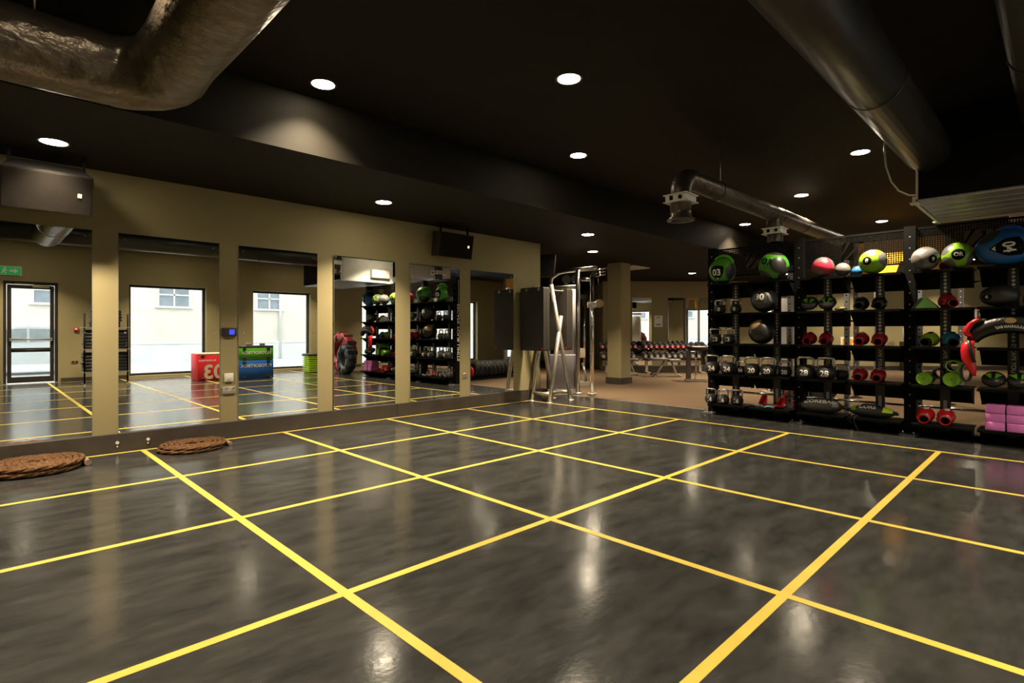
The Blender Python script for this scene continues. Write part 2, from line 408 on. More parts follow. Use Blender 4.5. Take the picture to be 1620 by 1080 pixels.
# parked car
c = thing('parked_car', 'white hatchback car parked in the street beyond the glass door', 'car', (-.3, -15.2, -.02))
prof = [(-2.0, .32), (-2.02, .62), (-1.9, .86), (-1.15, .95), (-.55, 1.38), (-.1, 1.45), (.9, 1.43), (1.55, 1.1), (1.95, .95), (2.02, .6), (2.0, .32)]
M_car = mat('white_car_paint', (.75, .76, .77), .3, var=.03, coat=.5)
MB().prism(prof, -.82, .82, lambda u, v, d: Vector((u, d, v))).build('body', M_car, c)
M_cglass = mat('car_glass', (.35, .38, .40), .1, var=.1)
for sy in (-1, 1):
    MB().prism([(-.98, .98), (-.5, 1.32), (-.1, 1.38), (.1, 1.38), (.1, .98)], .815*sy, .83*sy, lambda u, v, d: Vector((u, d, v))).build('side_window', M_cglass, c)
    MB().prism([(.16, .98), (.16, 1.38), (.85, 1.36), (1.35, 1.06)], .815*sy, .83*sy, lambda u, v, d: Vector((u, d, v))).build('side_window', M_cglass, c)
    for wx in (-1.25, 1.25): MB().cyl((wx, .66*sy, .31), (wx, .86*sy, .31), .31, 20).build('wheel', M_rubber, c)

# ================================================================== MIRRORS on the back wall
MX = [(-1.43, -.42), (-.20, .79), (1.0, 2.0), (2.225, 3.212), (3.465, 4.451), (4.68, 5.704)]
MLAB = ['tall wall mirror below the loudspeaker, reflecting the glass exit door', 'tall wall mirror reflecting the red plyo box and a street window',
        'tall wall mirror reflecting the green and blue plyo boxes', 'tall wall mirror reflecting the pink blocks and red tyre',
        'tall wall mirror reflecting the rows of kettlebells', 'tall wall mirror behind the hanging exercise mats']
MROT = [0, 0, 0, .0162, .0162, .0]          # the mirror panels are not quite in one plane
for (a, b), lab, mr_ in zip(MX, MLAB, MROT):
    t = thing('wall_mirror', lab, 'mirror', ((a+b)/2, YW - abs(mr_) * .5, .19), mr_, 'frameless mirrors along the khaki wall')
    W = (b - a) / 2
    MB().box((-W, -.006, 0), (W, 0, 2.132)).build('backing', M_edge, t)
    MB().add([(-W+.003, -.0065, .003), (W-.003, -.0065, .003), (W-.003, -.0065, 2.129), (-W+.003, -.0065, 2.129)], [(0, 1, 2, 3)]).build('glass', M_mirror, t)
    for sx in (-1, 1):
        for z in (.06, 1.07, 2.07): MB().cyl((sx*(W-.06), -.006, z), (sx*(W-.06), -.013, z), .009, 10).build('screw', M_chrome, t)
for x in (-.215, .06):
    tag(MB().cyl((x, YW - .055, .10), (x, YW - .066, .10), .016, 10).cyl((x, YW - .055, .06), (x, YW - .062, .06), .008, 8).build('baseboard_stud', M_white),
        'small white stud on the dark baseboard, ' + ('further from the small coil' if x < 0 else 'just beside the small rope coil'), 'stud', 'studs on the baseboard')
# fittings on the piers
t = thing('thermostat', 'black wall controller with blue lit display on the pier between mirrors', 'thermostat', (.893, YW, 1.266))
MB().rbox((-.085, -.022, -.05), (.085, 0, .05), .006, 2).build('case', M_blackplastic, t)
MB().box((.0, -.0235, -.03), (.06, -.0215, .03)).build('display', M_screen, t)
t = thing('light_switch', 'white switch plate on the pier above the double socket', 'switch', (.893, YW, .719))
MB().rbox((-.05, -.014, -.05), (.05, 0, .05), .004, 2).build('plate', M_white, t)
MB().box((-.018, -.019, -.026), (.018, -.013, .0)).build('rocker', M_cream, t)
def socket(loc, lab, n=2, m=M_steel):
    t = thing('wall_socket', lab, 'socket', loc)
    W = .073 if n == 2 else .043
    MB().rbox((-W, -.012, -.043), (W, 0, .043), .004, 2).build('plate', m, t)
    for k in range(n):
        cx = (k - (n-1)/2) * .075
        MB().box((cx-.004, -.0135, .006), (cx+.004, -.0115, .02)).box((cx-.016, -.0135, -.018), (cx-.009, -.0115, -.012)).box((cx+.009, -.0135, -.018), (cx+.016, -.0115, -.012)).build('pin_hole', M_black, t)
        MB().box((cx-.006+.02, -.016, .018), (cx+.006+.02, -.0115, .03)).build('switch', M_black, t)
socket((.893, YW, .567), 'brushed metal double socket on the pier below the white switch')
socket((4.56, YW, .536), 'metal single socket on the pier beside the hanging mats', 1)

# loudspeakers hung from the soffit over the mirrors
def speaker(loc, rz, tilt, lab):
    t = thing('loudspeaker', lab, 'loudspeaker', loc, rz)
    M = Matrix.Rotation(tilt, 4, 'X')
    poly = [(-.33, -.02), (.33, -.02), (.25, .28), (-.25, .28)]       # plan: x, y (front at y = -.02)
    fr = lambda u, v, d: M @ Vector((u, v, d))
    MB().prism(poly, -.19, .19, fr).build('cabinet', M_blackplastic, t)
    MB().box((-.32, -.034, -.18), (.32, -.02, .18), M).build('grille', mat('speaker_grille', (.012, .010, .008), .9, var=.2, vscale=60, bump=.5, bscale=400, spec=.1), t)
    MB().box((.215, -.038, -.015), (.245, -.033, .022), M).build('bright_mark', M_speakermark, t)  # small glowing orange rectangle on the grille
    for sx in (-.27, .27):
        MB().box((sx-.012, .02, .17), (sx+.012, .045, Z2 - loc[2])).build('hanger', M_black, t)
speaker((-.80, -.30, 2.58), 0, math.radians(27), 'black loudspeaker hung over the mirror that reflects the exit door')
speaker((4.10, -.22, 2.62), math.radians(0), math.radians(9), 'black loudspeaker hung over the mirror that reflects the kettlebells')

# ================================================================== DOWNLIGHTS
def px_z(px, py, z): return on_axis(px, py, 2, z)
ring_me = MB().lathe([(.098, -.002), (.122, -.004), (.124, 0), (.098, 0), (.098, -.002)], 28).mesh('trim_ring', mat('lamp_trim', (.06, .055, .05), .4, metal=.3, var=.05))
disc_me = MB().add([(.099*math.cos(2*PI*k/28), .099*math.sin(2*PI*k/28), -.0015) for k in range(28)], [tuple(range(28))[::-1]]).mesh('diffuser', M_lampface)
LD = bpy.data.lights.new('downlight_lamp', 'AREA'); LD.shape = 'DISK'; LD.size = .18; LD.energy = LAMP_W; LD.color = LAMP_COL; LD.spread = math.radians(104)
def downlight(x, y, z, lab):
    t = thing('downlight', lab, 'ceiling light', (x, y, z), 0, 'round recessed downlights')
    inst('trim_ring', ring_me, t); inst('diffuser', disc_me, t)
    l = bpy.data.objects.new('downlight_lamp', LD); C.objects.link(l); l.parent = t; l.location = (0, 0, -.008)
    return t
UP = [((505, 138), 'lit downlight in the black ceiling beside the foil duct elbow'), ((900, 125), 'lit downlight in the open black ceiling over the floor grid'),
      ((915, 246), 'lit downlight close to the face of the dropped soffit'), ((1361, 241), 'lit downlight in the ceiling above the ball shelves'),
      ((1268, 309), 'lit downlight beside the foil vent pipe'), ((1178, 355), 'lit downlight between the two vent spouts'), ((1395, 350), 'lit downlight beyond the mesh top of the rack')]
for (px, py), lab in UP: p = px_z(px, py, Z1); downlight(p.x, min(p.y, -2.25), Z1, lab)
LO = [((85, 225), 'lit downlight in the soffit beside the loudspeaker and exit-door mirror'), ((607, 320), 'lit downlight in the soffit over the middle mirrors'),
      ((930, 371), 'lit downlight in the soffit before the cable machine'), ((938, 398), 'lit downlight in the soffit over the cable machine'),
      ((1095, 432), 'lit downlight in the soffit before the dumbbell rack')]
for (px, py), lab in LO: p = px_z(px, py, Z2); downlight(p.x, p.y, Z2, lab)
# lamp run carried on behind camera and in gym, with wall-brightening lamps added
for x, y, lab in ((-.82, -3.87, 'lit downlight in the ceiling tucked inside the foil duct elbow'), (2.65, -9.4, 'added downlight brightening the wall by the street window behind the red plyo box'), (-.5, -9.4, 'added downlight brightening the wall by the glass exit door'), (4.07, -7.73, 'lit downlight in the ceiling over the stacked plyo boxes'), (.85, -7.73, 'lit downlight in the ceiling before the pad stand'),  # street-window and exit-door lamps are unseen extras to brighten that wall
                  (6.2, -9.4, 'lit downlight in the ceiling over the lime riser stack'), (10.4, -8.9, 'lit downlight in the gym ceiling near the street windows'),
                  (13.2, -6.6, 'lit downlight in the gym ceiling past the second fan coil unit'), (*lat(8.2, 16.9)[:2], 'added downlight washing the far gym wall before the notice board'),
                  (*lat(11.2, 16.9)[:2], 'added downlight washing the far gym wall by the water cooler'), (*lat(14.2, 16.9)[:2], 'added downlight washing the far gym wall by the far framed notice')):  # the far-wall lamps are added to wash that wall brighter
    downlight(x, y, Z1, lab)
for x, y, lab in ((10.6, 3.4, 'lit downlight in the soffit behind the pillar'), (9.2, 8.5, 'lit downlight in the soffit of the passage to the far door'),
                  (12.2, -.9, 'lit downlight in the soffit over the weight bench'), (15.6, -1.2, 'lit downlight in the soffit by the gym wall mirrors')):
    downlight(x, y, Z2, lab)

# ceiling cassette vent
t = thing('ceiling_vent', 'white square air vent in the soffit beyond the pillar', 'vent', (10.95, 1.15, Z2), .0)
mb = MB()
for s in (-1, 1): mb.box((-.42, s*.36-.06, -.02), (.42, s*.36+.06, 0)).box((s*.36-.06, -.3, -.02), (s*.36+.06, .3, 0))
mb.build('frame', M_white, t); MB().box((-.3, -.3, -.012), (.3, .3, 0)).build('core', M_grey, t)
for k in range(5): MB().box((-.28, -.26+.12*k, -.02), (.28, -.2+.12*k, -.012)).build('louvre', M_white, t)

# ================================================================== DUCTS
def arc(c, r, a0, a1, ax, ay, n=8):
    ax = Vector(ax); ay = Vector(ay); c = Vector(c)
    return [c + ax * (r*math.cos(a0+(a1-a0)*k/n)) + ay * (r*math.sin(a0+(a1-a0)*k/n)) for k in range(n+1)]
# foil wrapped duct with elbow, over the mirrors' near end
R1 = .225; ex, ey, ez = -.36, -2.45, 3.03; rb = .30
path = [(ex, -5.74, ez), (ex, -4.2, ez)] + [(ex, y, ez) for y in (-3.6, -3.1)] + arc((ex - rb, ey - rb, ez), rb, 0, PI/2, (1, 0, 0), (0, 1, 0), 10) + [(x, ey, ez) for x in (-1.2, -1.8, -2.6, XL)]
t = thing('insulated_duct', 'foil wrapped black air duct turning an elbow below the ceiling', 'duct', (0, 0, 0))
dm = MB().tube(path, R1, 40, cap=True)
# crumpled wrap: small radial ripples near the elbow
vs = []
for v in dm.v:
    p = Vector(v); d = (p - Vector((ex, ey, ez))).length
    a = .012 * math.exp(-((d - .3) / .6) ** 2)
    q = p + Vector((math.sin(p.y*31 + p.z*17), math.sin(p.x*29 - p.z*23), math.sin(p.x*21 + p.y*27))) * a
    vs.append(tuple(q))
dm.v = vs; dm.build('wrap', M_duct, t)
for x, y in ((-1.02, ey), (ex, -4.4)):
    MB().cyl((x, y, ez + R1), (x, y, Z1), .006, 8).build('hanger_rod', M_steel, t)
MB().lathe([(R1+.004, -.02), (R1+.008, -.02), (R1+.008, .02), (R1+.004, .02)], 32, Matrix.Translation((ex, -4.4, ez)) @ Matrix.Rotation(PI/2, 4, 'X')).build('hanger_strap', M_galv, t)
# long main ducts parallel to the mirror wall
t = thing('main_duct', 'long smooth black air duct running under the ceiling to the fan coil unit', 'duct', (0, -5.96, 3.10))
MB().tube([(-3.9, 0, 0), (1.5, 0, 0), (5.60, 0, 0)], .2, 32).build('pipe', M_ductdark, t)
for x in (.6, 3.4): MB().lathe([(.202, -.012), (.207, -.012), (.207, .012), (.202, .012)], 32, Matrix.Translation((x, 0, 0)) @ Matrix.Rotation(PI/2, 4, 'Y')).build('joint_band', M_ductdark, t)
t = thing('main_duct', 'wide smooth black air duct beside the long thin one, feeding the foil elbow', 'duct', (0, -6.85, 3.26))
MB().tube([(-3.9, 0, 0), (2, 0, 0), (5.60, 0, 0)], .2, 32).build('pipe', M_ductdark, t)
for x in (1.2, 4.0): MB().lathe([(.202, -.012), (.208, -.012), (.208, .012), (.202, .012)], 32, Matrix.Translation((x, 0, 0)) @ Matrix.Rotation(PI/2, 4, 'Y')).build('joint_band', M_ductdark, t)

# vent pipe with two spouts over the gym
t = thing('vent_pipe', 'black foil vent pipe with two downward spouts and white collars', 'duct', (0, 0, 0))
vy, vz, vr = -3.9, 3.02, .115
p0 = on_axis(1077, 320, 1, vy); p1 = on_axis(1226, 350, 1, vy)
sx0, sx1 = p0.x, p1.x
MB().tube([(sx0, vy, 2.60), (sx0, vy, vz - .22)] + arc((sx0 + .2, vy, vz - .2), .2, PI, PI/2, (1, 0, 0), (0, 0, 1), 8) + [(sx0 + .6, vy, vz), (sx1, vy, vz), (10.45, vy, vz)], vr, 28).build('pipe', M_vent, t)
for k, sx in enumerate((sx0, sx1)):
    if k: MB().tube([(sx, vy, 2.60), (sx, vy, vz)], vr * .95, 24, cap=False).build('spout', M_vent, t)
    else: MB().lathe([(vr, 2.62), (vr*1.02, 2.56), (vr*1.3, 2.535), (vr*1.32, 2.52), (vr*.95, 2.52), (vr*.9, 2.6)], 28, Matrix.Translation((sx, vy, 0))).build('spout', M_vent, t)
    zc = 2.76
    mb = MB(); mb.box((sx-.122, vy-.122, zc-.035), (sx+.122, vy+.122, zc+.035)).box((sx-.142, vy-.142, zc-.045), (sx+.142, vy+.142, zc-.035)).box((sx-.142, vy-.142, zc+.035), (sx+.142, vy+.142, zc+.045))
    co = mb.build('collar', M_white, t)
    MB().cyl((sx-.122, vy-.06, zc), (sx-.135, vy-.06, zc), .022, 12).build('dial', M_black, co)
    MB().box((sx-.128, vy+.03, zc-.02), (sx-.1215, vy+.07, zc+.025)).build('notch', M_black, co)
for x in (sx0+.9, sx1-.16, sx1+.16, sx1+1.2): MB().lathe([(vr+.002, -.012), (vr+.006, -.012), (vr+.006, .012), (vr+.002, .012)], 28, Matrix.Translation((x, vy, vz)) @ Matrix.Rotation(PI/2, 4, 'Y')).build('strap', M_ductdark, t)
MB().cyl((sx0+1.0, vy, vz+vr), (sx0+1.0, vy, Z1), .006, 8).build('hanger_rod', M_steel, t)

# fan coil units hung over the rack
def fan_coil(lo, hi, lab):
    t = thing('fan_coil_unit', lab, 'air unit', (lo[0], lo[1], lo[2])); d = [hi[i]-lo[i] for i in range(3)]
    MB().box((0, 0, .03), (d[0], d[1] - .02, d[2])).build('casing', M_black, t)
    MB().box((0, d[1] - .02, .03), (d[0], d[1], d[2])).build('end_panel', M_white, t)
    mb = MB()
    for k in range(6):
        x = d[0] * k / 6
        MB().rbox((x + .012, .01, 0), (x + d[0]/6 - .012, d[1] - .01, .034), .008, 2).build('underside_panel', M_galv, t)
    for x in (.1, d[0]-.1):
        MB().cyl((x, d[1]-.1, d[2]), (x, d[1]-.1, Z1 - lo[2]), .008, 8).build('hanger_rod', M_steel, t)
        MB().cyl((x, .2, d[2]), (x, .2, Z1 - lo[2]), .008, 8).build('hanger_rod', M_steel, t)
    MB().box((0, d[1], .0), (d[0], d[1]+.03, .06)).box((-.02, d[1]-.02, -.012), (.10, d[1]+.05, .0)).box((d[0]-.22, d[1]-.02, -.012), (d[0]-.10, d[1]+.05, .0)).build('end_frame', M_white, t)
    MB().rbox((d[0]*.55, d[1]+.002, .12), (d[0]*.9, d[1]+.09, .34), .01, 2).build('control_box', M_white, t)
    return t
fan_coil((5.62, -8.6, 2.60), (7.20, -5.86, 3.42), 'fan coil unit with white end and ribbed underside hung over the ball shelves')
fan_coil((7.9, -8.2, 2.90), (9.7, -6.4, 3.44), 'white fan coil unit with control box hung over the gym behind the rack')
tag(MB().tube([(5.56, -5.62, 3.49), (5.56, -5.60, 3.2), (5.54, -5.62, 3.0), (5.57, -5.66, 2.84), (5.60, -5.72, 2.74), (5.66, -5.80, 2.69), (5.70, -5.855, 2.69)], .008, 8).build('flex_cable', M_steel), 'thin grey cable hanging from the ceiling to the fan coil unit', 'cable')

# ================================================================== STORAGE RACK
RX = 7.07                                   # plane of the uprights
POST_Y = [-3.02, -4.30, -5.58, -6.86]
COLS = [c + s for c in (-3.66, -4.94, -6.22) for s in (.305, -.305)]
SH_Z = [.17, .63, 1.09, 1.55, 2.00]
SX0, SX1 = 6.75, 7.15
rack = thing('storage_rack', 'tall black steel storage rack with perforated top panels and tray shelves', 'rack', (RX, -4.94, 0))
RO = Vector((RX, -4.94, 0))
def L(x, y, z): return (x - RO.x, y - RO.y, z)
for i, y in enumerate(POST_Y):
    u = MB().box(L(7.0, y - .06, .012), L(7.14, y + .06, 2.58)).build('upright', M_black, rack)
    MB().box(L(6.86, y - .085, 0), L(7.24, y + .085, .012)).build('foot_plate', M_galv, u)
    for s in (-.055, .055): MB().cyl(L(6.90, y + s, .012), L(6.90, y + s, .05), .012, 8).build('anchor_bolt', M_chrome, u)
    for z in [.35 + .14 * k for k in range(16)]: MB().cyl(L(6.9985, y, z), L(7.001, y, z), .009, 8).build('bolt_hole', M_galv, u)
MB().box(L(7.05, -6.80, .0), L(7.11, -3.08, .05)).build('base_rail', M_black, rack)
for z in (.33, 1.42, 1.86):
    for a, b in zip(POST_Y[:-1], POST_Y[1:]): MB().cyl(L(7.22, a - .0, z), L(7.22, b + .0, z), .016, 12).build('cross_bar', M_chrome, rack)
hole_me = MB().cyl((-.0015, 0, 0), (0.001, 0, 0), .017, 14).mesh('disc', mat('grey_disc', (.75, .75, .73), .5, var=.05))
tray_me = None
def tray_mesh():
    mb = MB()
    W = .285
    mb.box((SX0 - RO.x, -W, -.012), (SX1 - RO.x, W, 0))
    mb.box((SX0 - RO.x, -W, -.03), (SX0 - RO.x + .01, W, -.012))
    return mb.mesh('tray', M_black)
tray_me = tray_mesh()
gus_me = MB().prism([(SX0 - RO.x + .03, -.012), (SX1 - RO.x, -.012), (SX1 - RO.x, -.21), (SX1 - RO.x - .10, -.21)], -.003, .003, lambda u, v, d: Vector((u, d, v))).mesh('gusset', M_black)
back_me = MB().box((SX1 - RO.x - .006, -.262, -.21), (SX1 - RO.x, .262, -.012)).mesh('back_plate', M_black)
lip_me = MB().box((SX0 - RO.x - .002, -.285, -.004), (SX0 - RO.x + .002, .285, .0)).mesh('edge_strip', M_galv)
for ci, y in enumerate(COLS):
    yl = y - RO.y
    MB().box(L(7.108, y - .05, .02), L(7.143, y + .05, 1.99)).build('column', mat('column_charcoal', (.028, .03, .033), .45, var=.1), rack)
    for k, z in enumerate(SH_Z):
        t = inst('shelf', tray_me, rack, (0, yl, z))
        inst('gusset', gus_me, t, (0, -.265, 0)); inst('gusset', gus_me, t, (0, .265, 0)); inst('back_plate', back_me, t)
    for z0 in (1.11, 1.57):
        for k in range(9): inst('disc', hole_me, rack, L(7.1075, y, z0 + .055 + .045 * k))
    flat_text('lettering', 'ESCAPE YOUR LIMITS', .058, L(7.1068, y, .86), (0, 0, -1), (0, -1, 0), M_print, rack, .012)
    MB().box(L(7.1060, y - .018, .24), L(7.1078, y + .018, .44)).build('label_strip', mat('label_grey', (.45, .46, .47), .5, var=.05), rack)
# perforated top panels with slashed square badge
for bi in range(3):
    ya, yb = POST_Y[bi] - .06, POST_Y[bi + 1] + .06; cy = (ya + yb) / 2
    z0, z1 = 2.13, 2.55; mb = MB(); S = .026; bw = .0045
    hl = .125
    k = 0; yy = ya
    while yy > yb:
        if abs(yy - cy) < hl: mb.box(L(7.066, yy - bw, z0), L(7.074, yy + bw, 2.34 - hl)); mb.box(L(7.066, yy - bw, 2.34 + hl), L(7.074, yy + bw, z1))
        else: mb.box(L(7.066, yy - bw, z0), L(7.074, yy + bw, z1))
        yy -= S
    zz = z0
    while zz < z1:
        if abs(zz - 2.34) < hl: mb.box(L(7.066, yb, zz - bw), L(7.074, cy - hl, zz + bw)); mb.box(L(7.066, cy + hl, zz - bw), L(7.074, ya, zz + bw))
        else: mb.box(L(7.066, yb, zz - bw), L(7.074, ya, zz + bw))
        zz += S
    pn = mb.build('mesh_panel', M_black, rack)
    MB().box(L(7.06, yb, z1 - .012), L(7.08, ya, z1 + .012)).box(L(7.06, yb, z0 - .012), L(7.08, ya, z0 + .012)).build('panel_frame', M_black, pn)
    fr = lambda u, v, d: Vector(L(7.066 + d, cy - u, 2.34 + v))
    st = .02
    sg = MB()
    sg.prism([(-.105, -.11), (-.07, -.11), (.075, .06), (.075, .10), (.03, .10), (.03, .075), (.048, .075), (.048, .06), (-.105, -.11)][:8], 0, .008, fr)
    sg.prism([(-.125, -.02), (-.125, -.055), (-.02, .125), (-.055, .125)], 0, .008, fr)
    sg.prism([(.055, -.125), (.02, -.125), (.125, .055), (.125, .02)], 0, .008, fr)
    sg.build('slash_badge', M_black, pn)
# side lettering on the end upright (read in the mirror)
flat_text('lettering', 'ESCAPE YOUR LIMITS', .10, L(7.07, POST_Y[0] + .0615, 1.25), (0, 0, -1), (-1, 0, 0), M_print, rack, .012, 1.45)
for k in range(26): inst('disc', hole_me, rack, L(7.07, POST_Y[0] + .0605, 1.95 + .022 * k), -PI / 2).scale = (1, .4, .4)

# galvanised perforated uprights of the frame standing behind the rack
for (px, lab) in ((1250, 'galvanised perforated upright behind the shelf of kettlebells marked 20'), (1340, 'galvanised perforated upright behind the shelf of red gloves'), (1455, 'galvanised perforated upright behind the foam rollers')):
    y = shelf_y(px, 7.75)
    t = thing('perforated_upright', lab, 'upright', (7.75, y, 0), 0, 'uprights of the frame behind the rack')
    MB().box((-.03, -.03, .01), (.03, .03, 2.3)).build('post', M_galv, t)
    MB().box((-.08, -.08, 0), (.08, .08, .01)).build('foot_plate', M_galv, t)
    for k in range(20): MB().cyl((-.0315, 0, .2 + .1*k), (-.029, 0, .2 + .1*k), .012, 8).build('hole', M_black, t)

# ================================================================== MEDICINE BALLS
SHIELD = [(-.5, .42), (0, .5), (.5, .42), (.42, -.05), (0, -.62), (-.42, -.05)]
def dense_poly(poly, rings=4, per=4):
    """ring-subdivided polygon so it can wrap a sphere"""
    out = []
    for i in range(len(poly)):
        a = poly[i]; b = poly[(i+1) % len(poly)]
        for k in range(per): out.append((a[0]+(b[0]-a[0])*k/per, a[1]+(b[1]-a[1])*k/per))
    n = len(out); vs = [(0, 0)]; fs = []
    for r in range(1, rings + 1): vs += [(p[0]*r/rings, p[1]*r/rings) for p in out]
    for k in range(n): fs.append((0, 1 + k, 1 + (k+1) % n))
    for r in range(rings - 1):
        for k in range(n): fs.append((1+r*n+k, 1+(r+1)*n+k, 1+(r+1)*n+(k+1) % n, 1+r*n+(k+1) % n))
    return vs, fs
CIRC = [(.5*math.cos(2*PI*k/16), .5*math.sin(2*PI*k/16)) for k in range(16)]
def med_ball(px, x, zs, R, m, lab, number=None, n=(-1, 0, 0), badge=None, badge_size=.2, num_size=.13, num_mat=None, badge_mat=None, sc=(1, 1, 1), roll=0.0, grip=None, cat='ball', group='balls on the rack shelves', yoff=0):
    y = shelf_y(px, x) + yoff
    t = thing('medicine_ball', lab, cat, (x, y, zs + R * sc[2] + .002), 0, group)
    body = MB().sphere((0, 0, 0), R, 40, 24, sc)
    body.build('shell', m, t)
    v = (CAM - Vector((x, y, zs + R))).normalized()
    n = (Vector((v.x, v.y, v.z)) + Vector(n)).normalized()
    if badge:
        vs, fs = dense_poly(badge); sphere_patch(vs, fs, R, n, (0, 0, 1), .002, sc, size=badge_size, roll=roll).build('badge', badge_mat or M_black, t)
    if number:
        vs, fs = text2d(number, .03); sphere_patch(vs, fs, R, n, (0, 0, 1), .004, sc, size=num_size, roll=roll).build('number', num_mat or M_print, t)
        if badge is SHIELD:
            sphere_patch([(-.12, -.36), (.12, -.36), (0, -.5)], [(0, 1, 2)], R, n, (0, 0, 1), .004, sc, size=badge_size, roll=roll).build('badge_tip', M_print, t)
    if grip:
        col, a = grip
        # moulded handle loop standing proud of the shell
        d = Vector(a).normalized(); e = d.cross(Vector((1, 0, 0))).normalized()
        pts = [(d * math.cos(th) + e * math.sin(th)) * (R * (1.0 + .16 * math.cos(th * 1.9))) for th in [(-.8 + 1.6 * k / 12) for k in range(13)]]
        MB().tube(pts, [.018] + [.024] * 11 + [.018], 12).build('handle', col, t)
    return t
G3 = (.055, .27, .015); LG = (.19, .42, .015)
DS = [(-.2, -1, -.1), (.2, .8, .7), (.6, .2, -1), (1, 0, .4), (-.55, .3, .95)]
med_ball(1143, 6.85, 2.00, .195, ball_mat('green_ball_a', G3, [(-.3, -1, -.15), (.5, 1, .2), (1, -.2, .3), (0, 0, -1)], .80), 'green grip medicine ball marked 03 with a moulded handle', '03', (-.25, .45, -.15), SHIELD, .25, .135, grip=(M_green, (-.1, -.25, 1)))
med_ball(1224, 6.85, 2.00, .200, ball_mat('green_ball_b', G3, [(-.9, -.75, .0), (-.55, .55, -.9), (1, .4, .2), (-.1, -.2, 1), (0, -1, -.8)], .83), 'large green and black medicine ball above the ball marked 30', 'OR', (-.1, .5, .38), None, .2, .13, num_mat=M_black, roll=-.3)
med_ball(1209, 6.89, 1.55, .180, ball_mat('black_ball_a', (.018, .018, .018), [(-.35, -1, .25)], .86, (.11, .11, .11)), 'black grip medicine ball marked 30', '30', (-.1, .35, .25), [(a, -b) for a, b in SHIELD][::-1], .24, .125, badge_mat=mat('badge_grey', (.055, .055, .055), .4, var=.05))
med_ball(1205, 6.89, 1.09, .18, ball_mat('black_ball_b', (.014, .014, .014), [(-.7, .55, .85)], .80, (.34, .22, .10)), 'black medicine ball with tan leather panel, over kettlebells marked 20', None, (0, 0, 0))
med_ball(1302, 6.85, 2.00, .135, ball_mat('red_ball', (.42, .02, .045), [(-.5, .1, .9), (-.7, .2, -.75), (.2, -1, .5), (1, .4, .1)], .84, (.10, .085, .075)), 'red medicine ball with brown-grey panels on the rack', None)
med_ball(1329, 6.96, 2.00, .092, ball_mat('grey_ball_a', (.15, .14, .125), [(-.6, -.3, -.4), (.2, 1, .3)], .76, (.12, .11, .11)), 'pale grey medicine ball tucked behind the red one', None, yoff=-.03)
med_ball(1381, 6.85, 2.00, .155, ball_mat('lime_ball_a', LG, [(-.4, -.95, .15), (-.2, .2, 1), (.3, 1, -.1), (1, 0, 0)], .84, (.10, .10, .10)), 'lime medicine ball with a blue ball showing behind it', '8', (-.1, .45, .12), CIRC, .11, .07)
med_ball(1356, 6.98, 2.00, .066, ball_mat('blue_ball_a', (.03, .22, .55), [(-.3, .5, .9), (0, -1, .3)], .78, (.03, .03, .03)), 'small blue medicine ball behind the lime one', None)
med_ball(1464, 6.85, 2.00, .142, ball_mat('grey_ball_b', (.17, .168, .165), [(-.75, .6, -.35), (-.1, .1, 1), (.2, -1, -.5), (1, 0, .2)], .80, (.10, .095, .09)), 'grey medicine ball with dark panels on the end shelf', '9', (-.1, -.75, -.1), CIRC, .10, .06)
med_ball(1492, 6.99, 2.00, .06, ball_mat('red_ball_b', (.42, .02, .045), [(0, 1, .6)], .8, (.1, .1, .1)), 'red medicine ball between the grey and lime balls', None, yoff=-.02)
med_ball(1515, 6.84, 2.00, .15, ball_mat('lime_ball_b', LG, [(-.5, .75, .6), (-.6, .65, -.75), (-.2, -1, -.4), (1, 0, .2)], .84, (.09, .09, .085)), 'lime medicine ball beside the grey one on the end shelf', 'OR', (-.05, -.05, .1), CIRC, .14, .06)
med_ball(1590, 6.85, 2.00, .20, ball_mat('blue_ball_b', (.008, .12, .42), [(-.5, .75, .75), (.2, -1, .3), (.7, .6, -.2)], .86, (.012, .014, .02)), 'large blue grip medicine ball marked 04', '04', (0, -.1, .02), SHIELD, .25, .115, sc=(1, 1.28, 1), roll=-1.45, grip=(M_blue, (.1, -.5, 1)))
med_ball(1581, 6.90, 1.55, .120, ball_mat('black_ball_c', (.035, .033, .03), [(-.6, .9, .2)], .86, (.018, .018, .018)), 'dark grey oblong ball below the blue ball', '6', (-.1, .8, -.1), CIRC, .07, .045, sc=(1.1, 1.45, 1))
med_ball(1628, 6.97, 1.55, .075, ball_mat('black_ball_d', (.03, .03, .03), [(0, 0, -1)], .6, (.6, .06, .2)), 'dark ball with a pink underside below the blue ball', None, yoff=-.02)

# ================================================================== KETTLEBELLS
def kb_meshes(R):
    prof = [(0, 0), (R*.66, 0), (R*.74, R*.03)] + [(R*math.sin(a), R*.70 - R*math.cos(a)*.98) for a in [.86 + k*(2.50-.86)/12 for k in range(13)]] + [(R*.42, R*1.53), (0, R*1.56)]
    body = MB().lathe(prof, 28).mesh('body', M_rubber)
    hw = R*.80; top = R*1.95
    base = R*1.12
    path = [(0, -hw*.86, base), (0, -hw*1.0, base+top*.25), (0, -hw*1.02, base+top*.46)] + [(0, -hw*.72+hw*.0 - hw*.30*math.cos(a), base+top*.46 + top*.17*math.sin(a)) for a in [PI*.15*k for k in range(1, 4)]]
    path += [(0, 0, base+top*.64)]
    path += [(0, -p[1], p[2]) for p in path[:-1][::-1]]
    handle = MB().tube(path, R*.15, 12).mesh('handle', mat('kettlebell_steel', (.60, .58, .55), .22, metal=1.0, var=.08, vscale=20))
    return body, handle
KBM = {}
SIDE = (', pillar side', ', blue ball side')          # which of a pair: towards the gym pillar or towards the blue ball
